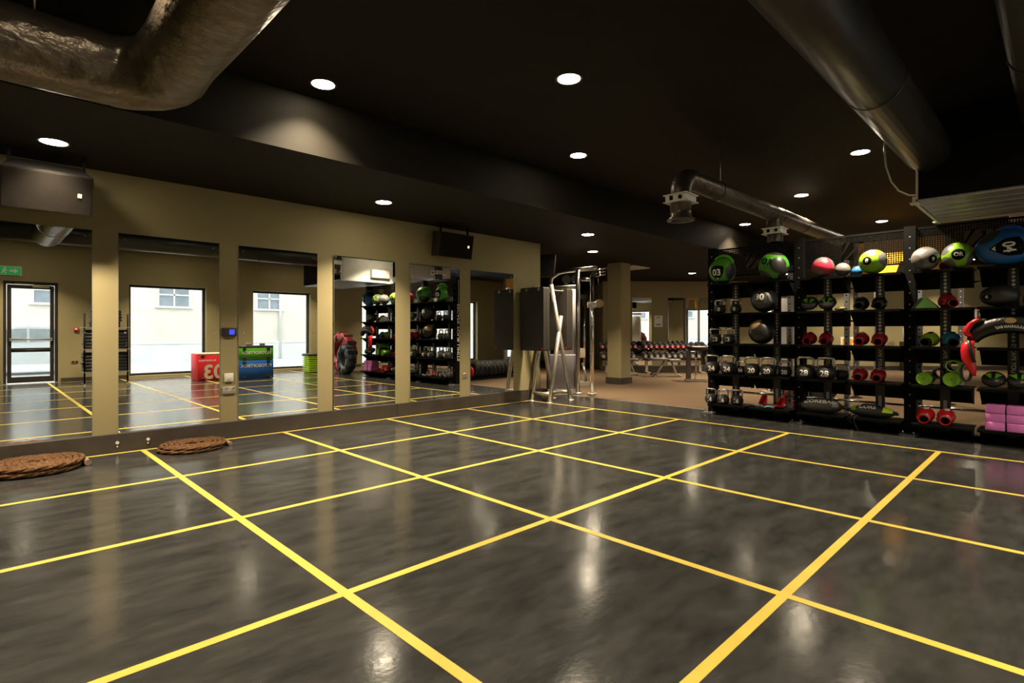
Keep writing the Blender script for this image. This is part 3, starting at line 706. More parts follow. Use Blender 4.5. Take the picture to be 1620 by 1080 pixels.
def kettlebell(x, y, z, R, num, lab, rz=0.0, group=None):
    R = round(R * 1.08, 4)
    if R not in KBM: KBM[R] = kb_meshes(R)
    t = thing('kettlebell', lab, 'kettlebell', (x, y, z), rz, group)
    inst('body', KBM[R][0], t); inst('handle', KBM[R][1], t); t.location.z += .002
    if num:
        vs, fs = text2d(num, .03)
        sphere_patch(vs, fs, R, (-1, 0, -.05), (0, 0, 1), .003, c=(0, 0, R*.70), size=R*.92).build('number', M_print, t)
    return t
def face(x, y): return math.atan2(CAM.y - y, CAM.x - x) + PI          # turn number side (-x) towards the room's middle
def kb_row(spec, z, R, num, lab, group, jit=.15):
    for k, (px, x) in enumerate(spec):
        y = shelf_y(px, x); l = lab + SIDE[k] if len(spec) == 2 else lab
        kettlebell(x, y, z, R, num, l, face(x, y) * .6 + random.uniform(-jit, jit), group)
kb_row([(1139, 6.88), (1164, 6.88)], 1.55, .078, '8', 'small chrome-handled kettlebell under the ball marked 03', 'smallest kettlebells')
kb_row([(1132, 6.86), (1153, 6.86)], 1.09, .086, '12', 'kettlebell marked 12 in the pair beside the tan-panelled ball', 'kettlebells marked 12')
kb_row([(1127, 6.86), (1152, 6.86)], .63, .106, '24', 'kettlebell marked 24 in front on the shelf above those marked 16', 'kettlebells marked 24')
kb_row([(1173, 7.01)], .63, .072, '24', 'kettlebell half hidden behind the pair marked 24', 'kettlebells marked 24')
kb_row([(1190, 6.86), (1216, 6.86)], .63, .102, '20', 'kettlebell marked 20 in front on the shelf above the bands', 'kettlebells marked 20')
kb_row([(1242, 7.00)], .63, .084, '20', 'kettlebell marked 20 standing behind its pair', 'kettlebells marked 20')
kb_row([(1125, 6.85), (1144, 6.85)], .17, .084, '16', 'kettlebell marked 16 at the front of the bottom shelf', 'kettlebells marked 16')
kb_row([(1166, 6.91)], .17, .084, '16', 'kettlebell marked 16 set a little back on the bottom shelf', 'kettlebells marked 16')
kb_row([(1144, 7.015)], .17, .048, None, 'kettlebell with only its handle showing behind the pair marked 16', 'kettlebells marked 16')
kb_row([(1275, 6.87), (1307, 6.87)], .63, .112, '28', 'large kettlebell marked 28 above the charcoal sandbag', 'kettlebells marked 28')
kb_row([(1291.5, 7.04)], .63, .058, None, 'kettlebell behind and between the pair marked 28', 'kettlebells marked 28')
kb_row([(1332, 7.02)], .63, .075, None, 'kettlebell half hidden beside the pair marked 28', 'kettlebells marked 28')

# ================================================================== GLOVES AND MITTS
def ell(cx, cy, cz, ry, rz, n=16): return [Vector((cx, cy + ry*math.cos(2*PI*k/n), cz + rz*math.sin(2*PI*k/n))) for k in range(n)]
def glove_meshes(key, m_body, m_cuff, m_logo):
    b = MB().loft([ell(.055, 0, .056, .046, .046), ell(.085, 0, .070, .066, .066), ell(.125, 0, .084, .082, .082), ell(.17, 0, .088, .088, .086), ell(.215, 0, .082, .080, .078), ell(.25, 0, .068, .058, .058), ell(.268, 0, .058, .022, .022)])
    cuff = MB().loft([ell(.0, 0, .050, .052, .048), ell(.01, 0, .050, .055, .049), ell(.05, 0, .052, .050, .048), ell(.075, 0, .056, .050, .048), ell(.075, 0, .056, .038, .038), ell(.03, 0, .052, .040, .038), ell(.004, 0, .050, .044, .040), ell(0, 0, .050, .052, .048)], cap=False)
    lin = MB().loft([ell(.03, 0, .051, .041, .039), ell(.034, 0, .051, .002, .002)])
    th = MB().loft([ell(.075, .046, .05, .020, .020), ell(.11, .062, .05, .026, .024), ell(.155, .068, .05, .026, .024), ell(.195, .062, .05, .020, .018), ell(.215, .056, .05, .006, .006)])
    lg = MB().loft([ell(.11, -.01, .158, .022, .004), ell(.14, -.01, .1685, .026, .004), ell(.18, -.01, .1735, .026, .004)])
    st = MB().loft([ell(.04, 0, .0515, .0535, .0505), ell(.06, 0, .054, .0535, .0525)], cap=False)
    return [('hand_pad', b.mesh('hand_pad', m_body)), ('cuff', cuff.mesh('cuff', m_cuff)), ('lining', lin.mesh('lining', M_black)), ('thumb', th.mesh('thumb', m_body)), ('patch', lg.mesh('patch', m_logo)), ('wrist_strap', st.mesh('wrist_strap', m_logo))]
M_gblack = mat('black_glove_leather', (.014, .013, .013), .35, var=.2, vscale=20)
M_gred = mat('red_glove_leather', (.40, .012, .020), .32, var=.12, vscale=20)
M_gbright = mat('bright_red_leather', (.60, .015, .022), .32, var=.1, vscale=20)
M_ggreen = mat('lime_glove_leather', (.30, .52, .03), .38, var=.1, vscale=20)
M_gblue = mat('teal_glove_leather', (.02, .20, .34), .38, var=.1, vscale=20)
GK = {'red_black': glove_meshes('a', M_gred, M_gred, M_gblack), 'red': glove_meshes('b', M_gred, M_gbright, mat('glove_silver', (.4, .38, .36), .4, var=.1)), 'black': glove_meshes('c', M_gblack, M_gblack, mat('glove_pewter', (.2, .19, .18), .4, var=.1)),
      'red_white': glove_meshes('d', M_gbright, M_gbright, M_print), 'green': glove_meshes('e', M_ggreen, M_gblack, M_gblack), 'blue': glove_meshes('f', M_gblue, M_gblack, M_gblack)}
def glove(kind, px, z, lab, rz=0.0, x=6.80, sc=1.0, group=None):
    y = shelf_y(px, x + .1)
    t = thing('boxing_glove', lab, 'glove', (x, y, z + .001), rz, group); t.scale = (sc,) * 3
    for nm, me in GK[kind]: inst(nm, me, t)
for i_, (px, rz) in enumerate(((1279, .0), (1306, .05))): glove('red_black', px, 1.09, 'dark red boxing glove with black strap above the kettlebells marked 28' + SIDE[i_], rz, sc=1.0, group='dark red gloves above the kettlebells')
for i_, (px, rz) in enumerate(((1361, .0), (1391, .05))): glove('black', px, 1.55, 'black boxing glove on the shelf under the lime and blue balls' + SIDE[i_], rz, group='black gloves')
for i_, (px, rz) in enumerate(((1361, .0), (1391, .05))): glove('red', px, 1.09, 'red boxing glove with silver strap under the black gloves' + SIDE[i_], rz, sc=1.0, group='red gloves under the black gloves')
for i_, (px, rz) in enumerate(((1359, .0), (1389, .05))): glove('red', px, .63, 'red boxing glove on the shelf above the green and black sandbag' + SIDE[i_], rz, sc=1.0, group='red gloves above the sandbag')
glove('red_black', 1511, 1.55, 'single red boxing glove with black strap under the lime ball', .5, group=None)
glove('green', 1465, 1.09, 'lime green training glove above the foam rollers', -.2, sc=1.02)
glove('blue', 1511, 1.09, 'teal training glove above the foam rollers', .25, sc=1.02)
for i_, (px, rz) in enumerate(((1463, .0), (1497, .05))): glove('red_white', px, .17, 'red boxing glove with white trim on the bottom shelf' + SIDE[i_], rz, sc=1.05, group='red and white gloves')
def mitt(px, x, z, lab, tilt, rz, group):
    y = shelf_y(px, x); t = thing('focus_mitt', lab, 'mitt', (x, y, z), rz, group)
    M = Matrix.Translation((0, 0, .107)) @ Matrix.Rotation(tilt, 4, 'Y')
    prof = [(0, .055), (.05, .052), (.085, .04), (.105, .015), (.108, -.01), (.095, -.03), (0, -.034)]
    MB().lathe([(r * 1.0, z_) for r, z_ in prof], 28, M).build('pad', M_gblack, t)
    for s in (-1, 1):
        MB().prism([(-.04, s*.015), (.02, s*.075), (.045, s*.02)], .046, .056, lambda u, v, d: M @ Vector((u, v, d))).build('target', M_green, t)
    MB().tube([M @ Vector((.0, -.07, -.03)), M @ Vector((.03, -.03, -.05)), M @ Vector((.03, .03, -.05)), M @ Vector((0, .07, -.03))], .012, 8).build('strap', M_gblack, t)
for i_, px in enumerate((1281, 1309)): mitt(px, 6.86, 1.55, 'black focus mitt with green target, under the red medicine ball' + SIDE[i_], -.9, 0, 'mitts under the red ball')
for i_, px in enumerate((1572, 1613)): mitt(px, 6.86, .63, 'black focus mitt with green targets, below the bulgarian bag' + SIDE[i_], -.75, 0, 'mitts below the bulgarian bag')
y = shelf_y(1326, 6.86)
tag(MB().loft([ell(.0, 0, .02, .03, .018), ell(.05, -.02, .026, .05, .024), ell(.11, -.03, .026, .045, .022), ell(.16, -.03, .02, .02, .012)]).build('hand_wrap', mat('olive_cloth', (.16, .17, .06), .9, var=.3, vscale=40)), 'olive and grey rolled hand wrap beside the focus mitts', 'hand wrap').location = (6.80, y, 1.5505)
# green wedge pad on the end rack, folded
y = shelf_y(1468, 6.9)
t = thing('wedge_pad', 'green folded wedge pad on the shelf under the grey ball', 'pad', (6.86, y, 1.552))
MB().prism([(-.15, 0), (.12, 0), (.10, .03), (-.02, .13), (-.05, .12)], -.08, .10, lambda u, v, d: Vector((d, -u * .9, v))).build('pad', mat('moss_vinyl', (.05, .14, .02), .5, var=.1), t)
MB().prism([(-.16, .0), (-.14, .0), (-.04, .12), (-.06, .125)], -.082, .102, lambda u, v, d: Vector((d, -u * .9, v))).build('trim_strip', M_gblack, t)

# ================================================================== SANDBAGS
def sandbag(px, x, z, Lb, rad, m, lab, rz, words, patches):
    y = shelf_y(px, x); t = thing('sandbag', lab, 'sandbag', (x, y, z + .006), rz)
    N = 14; secs = []
    for k in range(N + 1):
        s = -1 + 2*k/N; r = rad * (1 - abs(s)**3.2 * .78) + .004
        secs.append([Vector((r*1.15*math.cos(a), s*Lb/2, rad*.92 + r*.92*math.sin(a) + (-.012 if math.sin(a) < -.85 else 0)*0)) for a in [2*PI*i/20 for i in range(20)]])
    MB().loft(secs).build('bag', m, t)
    for s in (-1, 1):
        MB().tube([(0, s*Lb*.47, rad*1.0), (-.01, s*Lb*.53, rad*1.1), (0, s*Lb*.55, rad*.8), (.01, s*Lb*.5, rad*.7)], .012, 8).build('end_strap', M_gblack, t)
    MB().tube([(-.03, -Lb*.2, rad*1.82), (-.05, -Lb*.12, rad*2.05), (-.05, Lb*.12, rad*2.05), (-.03, Lb*.2, rad*1.82)], .011, 8).build('top_handle', M_gblack, t)
    for j, (txt, cy, sz, mm) in enumerate(words):
        vs, fs = text2d(txt, .03); out = []
        for u, v in vs:
            a = PI * .72 - (v * sz) / rad; ss = (cy - u*sz) / (Lb/2); r = rad * (1 - min(1, abs(ss))**3.2 * .78) + .008
            out.append((r*1.15*math.cos(a), ss*Lb/2, rad*.92 + r*.92*math.sin(a)))
        MB().add(out, fs).build('lettering', mm, t)
    for (cy, wy, mm) in patches:
        q = []; fs = []
        for i in range(7):
            for j in range(5):
                a = PI*.55 + PI*.42*i/6; ss = (cy + wy*(j/4-.5)) / (Lb/2); r = rad*(1-min(1, abs(ss))**3.2*.78) + .006
                q.append((r*1.15*math.cos(a), ss*Lb/2, rad*.92 + r*.92*math.sin(a)))
        for i in range(6):
            for j in range(4): fs.append((i*5+j, i*5+j+1, (i+1)*5+j+1, (i+1)*5+j))
        MB().add(q, fs, True).build('patch', mm, t)
    return t
M_bag = mat('charcoal_canvas', (.06, .058, .055), .6, var=.2, vscale=30, bump=.3, bscale=200)
M_bag2 = mat('black_canvas', (.02, .024, .022), .5, var=.2, vscale=30, bump=.3, bscale=200)
sandbag(1300, 6.91, .17, .50, .095, M_bag, 'charcoal grey sandbag with white lettering on the bottom shelf', .12, [('COREBAG', .01, .085, M_print)], [(-.17, .07, mat('patch_grey', (.25, .26, .27), .5, var=.1))])
sandbag(1379, 6.91, .17, .52, .080, M_bag2, 'black and lime green sandbag on the bottom shelf below the red gloves', -.08, [('CORE', .03, .075, M_print)], [(-.19, .10, M_lime), (.19, .06, M_green)])
p = (6.82, shelf_y(1358, 6.82))
tag(MB().tube([(SX0 + .02, p[1], .176), (SX0 - .010, p[1] + .02, .185), (SX0 - .016, p[1] + .03, .12), (SX0 - .014, p[1], .05), (SX0 - .02, p[1] - .03, .006)], .005, 8).build('loose_strap', M_gblack), 'thin black strap hanging from the bottom shelf to the floor', 'strap')

# pile of bands and cloths under the kettlebells marked 20
y0 = shelf_y(1215, 6.9)
def band(name, lab, m, dx, dy, z, pts, r, fl_=.5): 
    o = MB().tube(pts, r, 10, closed=True, flat=fl_).build(name, m); o.location = (6.88 + dx, y0 + dy, z); tag(o, lab, 'exercise band', 'bands and cloths on the bottom shelf')
def loop(a, b, h, n=20, ph=0): return [(a*math.cos(2*PI*k/n), b*math.sin(2*PI*k/n), h*(1+math.sin(4*PI*k/n+ph))*.5 + .014) for k in range(n)]
band('resistance_band', 'dark red resistance band heaped on the bottom shelf', M_gred, .02, -.09, .174, loop(.06, .10, .03), .016)
band('resistance_band', 'teal resistance band at the front of the heap', mat('teal_rubber', (.05, .30, .38), .5, var=.1), -.08, -.05, .174, loop(.024, .07, .02, ph=1), .013)
band('resistance_band', 'grey green resistance band at the front of the heap', mat('sage_rubber', (.20, .27, .22), .5, var=.1), -.05, .11, .174, loop(.045, .06, .02, ph=2), .014)
def cloth(name, lab, m, px, x, w, h):
    y = shelf_y(px, x); mb = MB(); N = 9; vs = []; fs = []
    for i in range(N):
        for j in range(N):
            u = -1 + 2*i/(N-1); v = j/(N-1)
            vs.append((.03*math.sin(3*u+4*v) + .02*v, u*w*(1-.55*v), h*v*(1-.15*abs(u))))
    for i in range(N-1):
        for j in range(N-1): fs.append((i*N+j, (i+1)*N+j, (i+1)*N+j+1, i*N+j+1))
    o = mb.add(vs, fs, True).build(name, m); md = o.modifiers.new('thickness', 'SOLIDIFY'); md.thickness = .014; md.offset = 0
    o.location = (x, y, .18); tag(o, lab, 'cloth', 'bands and cloths on the bottom shelf')
cloth('draped_pad', 'crimson pad leaning against the rack on the kettlebell side', M_gred, 1208, 7.02, .070, .17)
cloth('draped_pad', 'crimson pad leaning against the rack behind the teal band', M_gred, 1235, 7.00, .060, .15)

# ================================================================== FOAM ROLLERS, BLOCKS, BULGARIAN BAG
def roller(px, z, r, m_out, lab, hollow, x0=6.79, ln=.30, core=None):
    y = shelf_y(px, x0); t = thing('foam_roller', lab, 'foam roller', (x0, y, z + r + .001), 0, 'foam rollers')
    M = Matrix.Rotation(PI/2, 4, 'Y')
    if hollow:
        MB().lathe([(r*.78, 0), (r*.97, 0), (r, .006), (r, ln-.006), (r*.97, ln), (r*.78, ln), (r*.78, 0)], 32, M).build('sleeve', m_out, t)
        MB().lathe([(r*.74, .003), (r*.78, .003), (r*.78, ln-.003), (r*.74, ln-.003), (r*.74, .003)], 32, M).build('core', core or M_gblack, t)
    else:
        MB().lathe([(0, .004), (r*.9, .004), (r*.94, 0), (r, .006), (r, ln-.006), (r*.97, ln), (0, ln)], 32, M).build('sleeve', m_out, t)
        MB().cyl((-.001, 0, 0), (.004, 0, 0), .006, 10).build('end_plug', M_gblack, t)
M_limef = mat('lime_foam', (.24, .52, .03), .6, var=.08, vscale=20, bump=.1, bscale=120)
roller(1461.5, .63, .078, M_limef, 'lime foam roller with capped end next to the black hollow roller', False)
roller(1505, .63, .083, M_limef, 'lime foam roller with capped end under the hollow lime roller', False)
roller(1483, .71, .060, M_rubber, 'black hollow foam roller resting between the lime rollers', True, x0=6.81, ln=.28)
roller(1507, .798, .070, M_limef, 'lime hollow foam roller on top of the capped one', True, x0=6.82, ln=.28)
for si, (px, nm) in enumerate(((1574, 'beside the bulgarian bag strap'), (1609, 'further along the bottom shelf'))):
    y = shelf_y(px, 6.8)
    for k, lv in enumerate(('bottom', 'middle', 'topmost')):
        o = MB().rbox((-.08, -.084, 0), (.15, .084, .095), .009, 2).build('yoga_block', M_pink)
        o.location = (6.86 + random.uniform(-.008, .008), y + random.uniform(-.004, .004), .1705 + .0955*k)
        tag(o, '%s pink foam block of the stack %s' % (lv, nm), 'foam block', 'pink foam blocks')
# bulgarian bag: a crescent standing on its shelf
yb_ = shelf_y(1600, 6.86); zb = 1.155
t = thing('bulgarian_bag', 'black crescent bulgarian bag with red strap ends draped over the shelf', 'training bag', (6.83, yb_, zb))
cz = .0; Rb = .245
pts = []; rr = []
for k in range(25):
    a = math.radians(182 * k / 24)
    pts.append((0, -Rb*1.30*math.cos(a), cz + Rb*.82*math.sin(a) + .0)); rr.append(.104 * (.42 + .58*math.sin(PI*k/24)**.7))
pts = [(p[0], p[1], p[2] + .0) for p in pts]
MB().tube(pts, rr, 18).build('bag', mat('bag_leather', (.009, .0085, .008), .34, var=.2, vscale=25, bump=.5, bscale=35), t)
vs, fs = text2d('BULGARIAN BAG', .02); out = []
for u, v in vs:
    a = PI/2 + 0 - u * .125 * .95; rad = Rb*.97 + v*.05 - .028
    out.append((-.1045, -rad*1.30*math.cos(PI - a) , cz + rad*.82*math.sin(a)))
MB().add(out, fs).build('lettering', M_print, t)
vv, ff = dense_poly(CIRC); MB().add([(-.1045, u*.10, cz + Rb*.82 + .035 + v*.06) for u, v in vv], ff).build('badge', M_tan, t)
for s in (1,):
    e = Vector(pts[-1]) if s == 1 else Vector(pts[0])
    MB().loft([ [Vector((e.x + dx + .045*math.cos(q), e.y + dy + .055*w_*math.sin(q), e.z + dz)) for q in [2*PI*i/14 for i in range(14)]] for dx, dy, dz, w_ in ((-.03, .01, .02, .7), (-.10, .02, .02, .8), (-.145, .035, -.02, 1.0), (-.15, .035, -.09, 1.2), (-.15, .03, -.19, 1.1), (-.15, .0, -.29, .8), (-.15, -.02, -.37, .3))]).build('end_sleeve', M_gbright, t)
    MB().loft([[Vector((e.x - .20 + .012*math.cos(q), e.y + dy + .016*math.sin(q), e.z + dz)) for q in [2*PI*i/10 for i in range(10)]] for dy, dz in ((.02, .02), (.0, -.1), (-.03, -.22))]).build('end_strap', M_gblack, t)
    ring = [(e.x - .15, e.y + .05 + .045*math.cos(q), e.z - .33 + .10*math.sin(q)) for q in [2*PI*i/20 for i in range(20)]]
    MB().tube(ring, .016, 10, closed=True).build('hand_loop', M_gblack, t)
    MB().loft([ [Vector((e.x - .06 + .03*math.cos(q), e.y + .03 + dy + .035*math.sin(q), e.z + dz)) for q in [2*PI*i/12 for i in range(12)]] for dy, dz in ((.0, .07), (.03, .13), (-.02, .22), (-.08, .27))]).build('red_flap', M_gbright, t)
    MB().loft([ [Vector((e.x + .02 + .02*math.cos(q), e.y - .05 + dy + .028*math.sin(q), e.z + dz)) for q in [2*PI*i/12 for i in range(12)]] for dy, dz in ((.03, .17), (0, .23), (-.05, .27))]).build('green_flap', M_green, t)

# red studded tyre beside the rack end
def tyre(loc, rz, R, r, m, lab, ln):
    t = thing('flip_trainer', lab, 'tyre', loc, rz)
    M = Matrix.Translation((0, 0, R)) @ Matrix.Rotation(PI/2, 4, 'Y')
    MB().lathe([(R*.55, -ln/2), (R*.92, -ln/2), (R, -ln/2+.05), (R, ln/2-.05), (R*.92, ln/2), (R*.55, ln/2), (R*.5, 0), (R*.55, -ln/2)], 40, M).build('carcass', m, t)
    for k in range(12):
        a = 2*PI*k/12
        MB().cbox((0, 0, 0), (ln*.9, .10, .03), Matrix.Translation((0, R*.995*math.cos(a), R + R*.995*math.sin(a))) @ Matrix.Rotation(a - PI/2, 4, 'X')).build('tread', M_rubber, t) if k not in (8, 9, 10) else None
    for k in range(8):
        a = 2*PI*k/8 + .2
        MB().tube([(-ln/2-.008, R*.58*math.cos(a), R+R*.58*math.sin(a)), (-ln/2-.02, R*.75*math.cos(a+.1), R+R*.75*math.sin(a+.1)), (-ln/2-.008, R*.9*math.cos(a), R+R*.9*math.sin(a))], .014, 8).build('grip', M_blackplastic, t)
tyre((7.30, -8.75, 0), 0, .62, .2, mat('red_tyre_rubber', (.26, .014, .02), .45, var=.1), 'large red training tyre standing beside the end of the rack', .34)
tyre((6.90, -7.85, 0), .12, .44, .15, mat('slate_tyre_rubber', (.045, .06, .075), .4, var=.1), 'slate grey training tyre standing in front of the red one', .26)

# ================================================================== ROPE COILS on the floor
def rope_coil(cx, cy, r0, r1, turns, layers, thick, lab, seed):
    rnd = random.Random(seed); t = thing('rope_coil', lab, 'rope', (cx, cy, 0)); path = []
    for l in range(layers):
        n = turns * 44
        for k in range(n + 1):
            f_ = k / n; f_ = f_ if l % 2 == 0 else 1 - f_
            a = 2*PI*turns*(k/n) + l*.9; rr_ = r0 + (r1 - r0 - .02*l) * (1 - f_)
            path.append((rr_*math.cos(a) + rnd.uniform(-.003, .003), rr_*.97*math.sin(a) + rnd.uniform(-.003, .003), thick + l*thick*1.55 + rnd.uniform(0, .004)))
    # three twisted strands
    P_ = [Vector(p) for p in path]; S = len(P_)
    for s in range(3):
        q = []
        for i, p in enumerate(P_):
            a_ = P_[max(0, i-1)]; b_ = P_[min(S-1, i+1)]; tg = (b_ - a_).normalized(); sd = tg.cross(Vector((0, 0, 1))).normalized(); up = sd.cross(tg)
            ph = i * .75 + s * 2*PI/3
            q.append(p + sd*math.cos(ph)*thick*.42 + up*math.sin(ph)*thick*.42)
        MB().tube(q, thick*.58, 6).build('strand', M_rope, t)
    e = P_[0]
    MB().cyl(e, e + (P_[0]-P_[1]).normalized()*.12, thick*1.05, 12).build('end_wrap', mat('rope_end', (.2, .13, .09), .8, var=.3, vscale=30), t)
rope_coil(-.90, -.335, .07, .375, 6, 2, .027, 'larger brown coiled climbing rope lying below the exit-door mirror', 3)
rope_coil(.40, -.30, .09, .34, 5, 2, .021, 'smaller brown coiled climbing rope lying by the yellow line crossing', 5)

# ================================================================== BEHIND THE CAMERA (seen in the mirrors)
def plyo(loc, sz, m, lab, texts, rz=0.0, top=None, side=None):
    t = thing('plyo_box', lab, 'plyo box', loc, rz, 'soft plyo boxes'); a, b, h = sz
    MB().rbox((-a/2, -b/2, 0), (a/2, b/2, h), .018, 2).build('body', m, t)
    if top: MB().rbox((-a/2+.004, -b/2+.004, h-.03), (a/2-.004, b/2+.004, h+.012), .012, 2).build('top_pad', top, t)
    for sx in (-1, 1):
        for z in (.05, h - .06):
            MB().rbox((sx*a*.34-.04, b/2-.005, z-.022), (sx*a*.34+.04, b/2+.014, z+.022), .006, 2).build('buckle', M_gblack, t)
    for txt, size, cx, cz_, mm in texts:
        flat_text('lettering', txt, size, (cx, b/2 + .003, cz_), (-1, 0, 0), (0, 0, 1), mm, t, .03)
    return t
plyo((3.16, -8.77, 0), (.75, .62, .70), M_redbox, 'red soft plyo box marked 03 with a cream top, in front of the window', [('03', .50, .0, .21, M_cream), ('PLYOSOFTBOX', .06, -.15, .52, M_print)], top=M_cream)
plyo((4.10, -8.39, 0), (.90, .62, .51), M_blue, 'blue soft plyo box under the green one', [('PLYOSOFTBOX', .115, 0, .36, M_print)])
plyo((4.10, -8.39, .511), (.90, .62, .37), M_green, 'green soft plyo box on top of the blue one', [('PLYOSOFTBOX', .11, 0, .20, M_print)], top=M_gblack)
for x, lab in ((4.0, 'small grey clip box on the green plyo box'), (4.35, 'small dark clip box on the green plyo box')):
    t = thing('clip_box', lab, 'box', (x, -8.36, .894)); MB().rbox((-.06, -.04, 0), (.06, .04, .05), .006, 2).build('case', M_greydark, t); MB().rbox((-.062, -.042, .05), (.062, .042, .064), .004, 2).build('lid', M_grey, t)
# lime risers under a black step
for k in range(8):
    lv = ('lowest', 'second', 'third', 'fourth', 'fifth', 'sixth', 'seventh', 'topmost')[k]
    o = MB().rbox((-.185, -.185, 0), (.185, .185, .046), .01, 2).rbox((-.225, -.225, .042), (.225, .225, .0655), .008, 2).build('step_riser', M_lime); o.location = (6.18, -9.25, .066*k)
    tag(o, '%s lime plastic step riser of the stack by the window' % lv, 'step riser', 'lime step risers')
t = thing('step_platform', 'black step platform lying on the lime risers', 'step', (6.18, -9.25, .529))
MB().rbox((-.235, -.235, 0), (.235, .235, .06), .014, 2).build('deck', M_rubber, t); MB().rbox((-.2, -.2, .06), (.2, .2, .068), .003, 1).build('grip_mat', M_gblack, t)
# stand with black pads between door and window
t = thing('pad_stand', 'black stand with chrome feet for padded shields beside the street window', 'stand', (.96, -9.15, 0))
for sx in (-.42, .42): MB().box((sx-.02, -.22, 0), (sx+.02, .22, .04)).build('foot', M_chrome, t); MB().cyl((sx, .19, .04), (sx, .19, 1.70), .018, 12).build('post', M_black, t)
for z in (.32, .86, 1.38): MB().box((-.46, -.17, z-.02), (.46, .21, z)).build('shelf', M_galv, t)
for z, kk, hh, ww in ((.32, 'lowest', .46, .44), (.86, 'middle', .46, .42), (1.38, 'upper', .42, .30)):
    n_ = 6
    for k in range(n_):
        o = MB().rbox((-ww, -.16, 0), (ww, .16, hh/n_ - .003), .018, 2).build('strike_shield', M_gblack); o.location = (.96 + random.uniform(-.02, .02), -9.16 + random.uniform(-.006, .006), z + hh/n_*k + .001)
        tag(o, 'black padded shield on the %s shelf of the pad stand, %s from the shelf' % (kk, ('first', 'second', 'third', 'fourth', 'fifth', 'sixth')[k]), 'pad', 'black shields on the %s shelf' % kk)
# exit sign, call point and sockets on the window wall
t = thing('exit_sign', 'green and white illuminated emergency exit sign above the glass door', 'sign', (-.78, YF, 2.74))
MB().rbox((-.30, 0, -.11), (.30, .035, .11), .006, 2).build('case', M_white, t)
MB().box((-.285, .034, -.095), (.285, .0365, .095)).build('panel', M_exit, t)
fr = lambda u, v, d: Vector((u, d, v))
MB().prism([(.24, 0), (.17, .06), (.17, .025), (.08, .025), (.08, -.025), (.17, -.025), (.17, -.06)], .0365, .038, fr).build('arrow', M_print, t)
MB().prism([(-.24, -.08), (-.12, -.08), (-.12, .08), (-.24, .08)], .0365, .038, fr).build('door_symbol', M_print, t)
rm = MB(); rm.prism([(.0+.022*math.cos(2*PI*k/10), .06+.022*math.sin(2*PI*k/10)) for k in range(10)], .0365, .038, fr)
rm.prism([(-.03, .03), (.02, .035), (.05, .0), (.04, -.01), (.015, .01), (.0, -.02), (.03, -.075), (.012, -.08), (-.02, -.03), (-.06, -.075), (-.075, -.065), (-.035, -.015), (-.03, .01), (-.055, -.01), (-.065, .0)], .0365, .038, fr); rm.build('running_figure', M_print, t)
t = thing('call_point', 'small red fire call point on the wall beside the glass door', 'call point', (.56, YF, 1.34))
MB().rbox((-.045, 0, -.045), (.045, .05, .045), .006, 2).build('case', M_redbox, t); MB().box((-.025, .05, -.02), (.025, .052, .02)).build('break_glass', M_print, t)
t = thing('wall_socket', 'dark double socket low on the wall beside the glass door', 'socket', (.54, YF, .50), PI)
MB().rbox((-.073, -.012, -.043), (.073, 0, .043), .004, 2).build('plate', M_gold, t)
for cx in (-.037, .037): MB().box((cx-.018, -.0135, -.02), (cx+.018, -.0115, .02)).build('outlet', M_black, t)
t = thing('framed_notice', 'small framed notice on the wall between the two street windows', 'notice', (4.28, YF, 1.95))
MB().box((-.11, 0, -.15), (.11, .02, .15)).build('frame', M_black, t); MB().box((-.095, .02, -.135), (.095, .022, .135)).build('mount', M_print, t); MB().box((-.05, .022, -.08), (.05, .0235, .06)).build('print', M_gold, t)

# ================================================================== MAT STAND by the free end of the wall
t = thing('mat_stand', 'silver tubular stand for hanging exercise mats', 'stand', (6.36, -.235, 0))
def S(x, y, z): return (x - 6.36, y + .235, z)
for y in (-.45, -.02):
    MB().cyl(S(6.64, y, .01), S(6.10, y, 2.12), .036, 16).build('tall_leg', M_steel, t)
    MB().cyl(S(6.06, y, .01), S(6.375, y, 1.56), .036, 16).build('short_leg', M_steel, t)
    for x in (6.05, 6.65): MB().lathe([(0, .012), (.05, .012), (.062, .004), (.062, 0), (0, 0)], 20, Matrix.Translation(S(x, y, 0))).build('foot_disc', M_steel, t)
for x, z in ((6.085, .14), (6.61, .14)): MB().cyl(S(x, -.45, z), S(x, -.02, z), .030, 14).build('stretcher', M_steel, t)
MB().cyl(S(6.085, -.235, .14), S(6.61, -.235, .14), .028, 14).build('stretcher', M_steel, t)
MB().cyl(S(6.125, -.45, 2.02), S(6.125, -.02, 2.02), .022, 14).build('top_bar', M_steel, t)
for y in (-.40, -.10):
    MB().cyl(S(5.82, y, 2.02), S(6.60, y, 2.02), .012, 10).build('peg', M_steel, t)
M_mat = mat('black_mat_foam', (.022, .019, .014), .62, var=.12, vscale=10, bump=.12, bscale=120)
MAT_OUT = []                                  # rounded sheet with two slots for the pegs
for cx_, cz_, a0_ in ((-.255, .03, 180), (.255, .03, 270)): MAT_OUT += [(cx_ + .03*math.cos(math.radians(a0_ + 18*k)), cz_ + .03*math.sin(math.radians(a0_ + 18*k))) for k in range(6)]
MAT_OUT += [(.255 + .03*math.cos(math.radians(18*k)), 1.10 + .03*math.sin(math.radians(18*k))) for k in range(6)]
for yy_ in (.135, -.165): MAT_OUT += [(yy_ + .014, 1.13), (yy_ + .014, 1.074), (yy_ - .014, 1.074), (yy_ - .014, 1.13)]
MAT_OUT += [(-.255 + .03*math.cos(math.radians(90 + 18*k)), 1.10 + .03*math.sin(math.radians(90 + 18*k))) for k in range(6)]
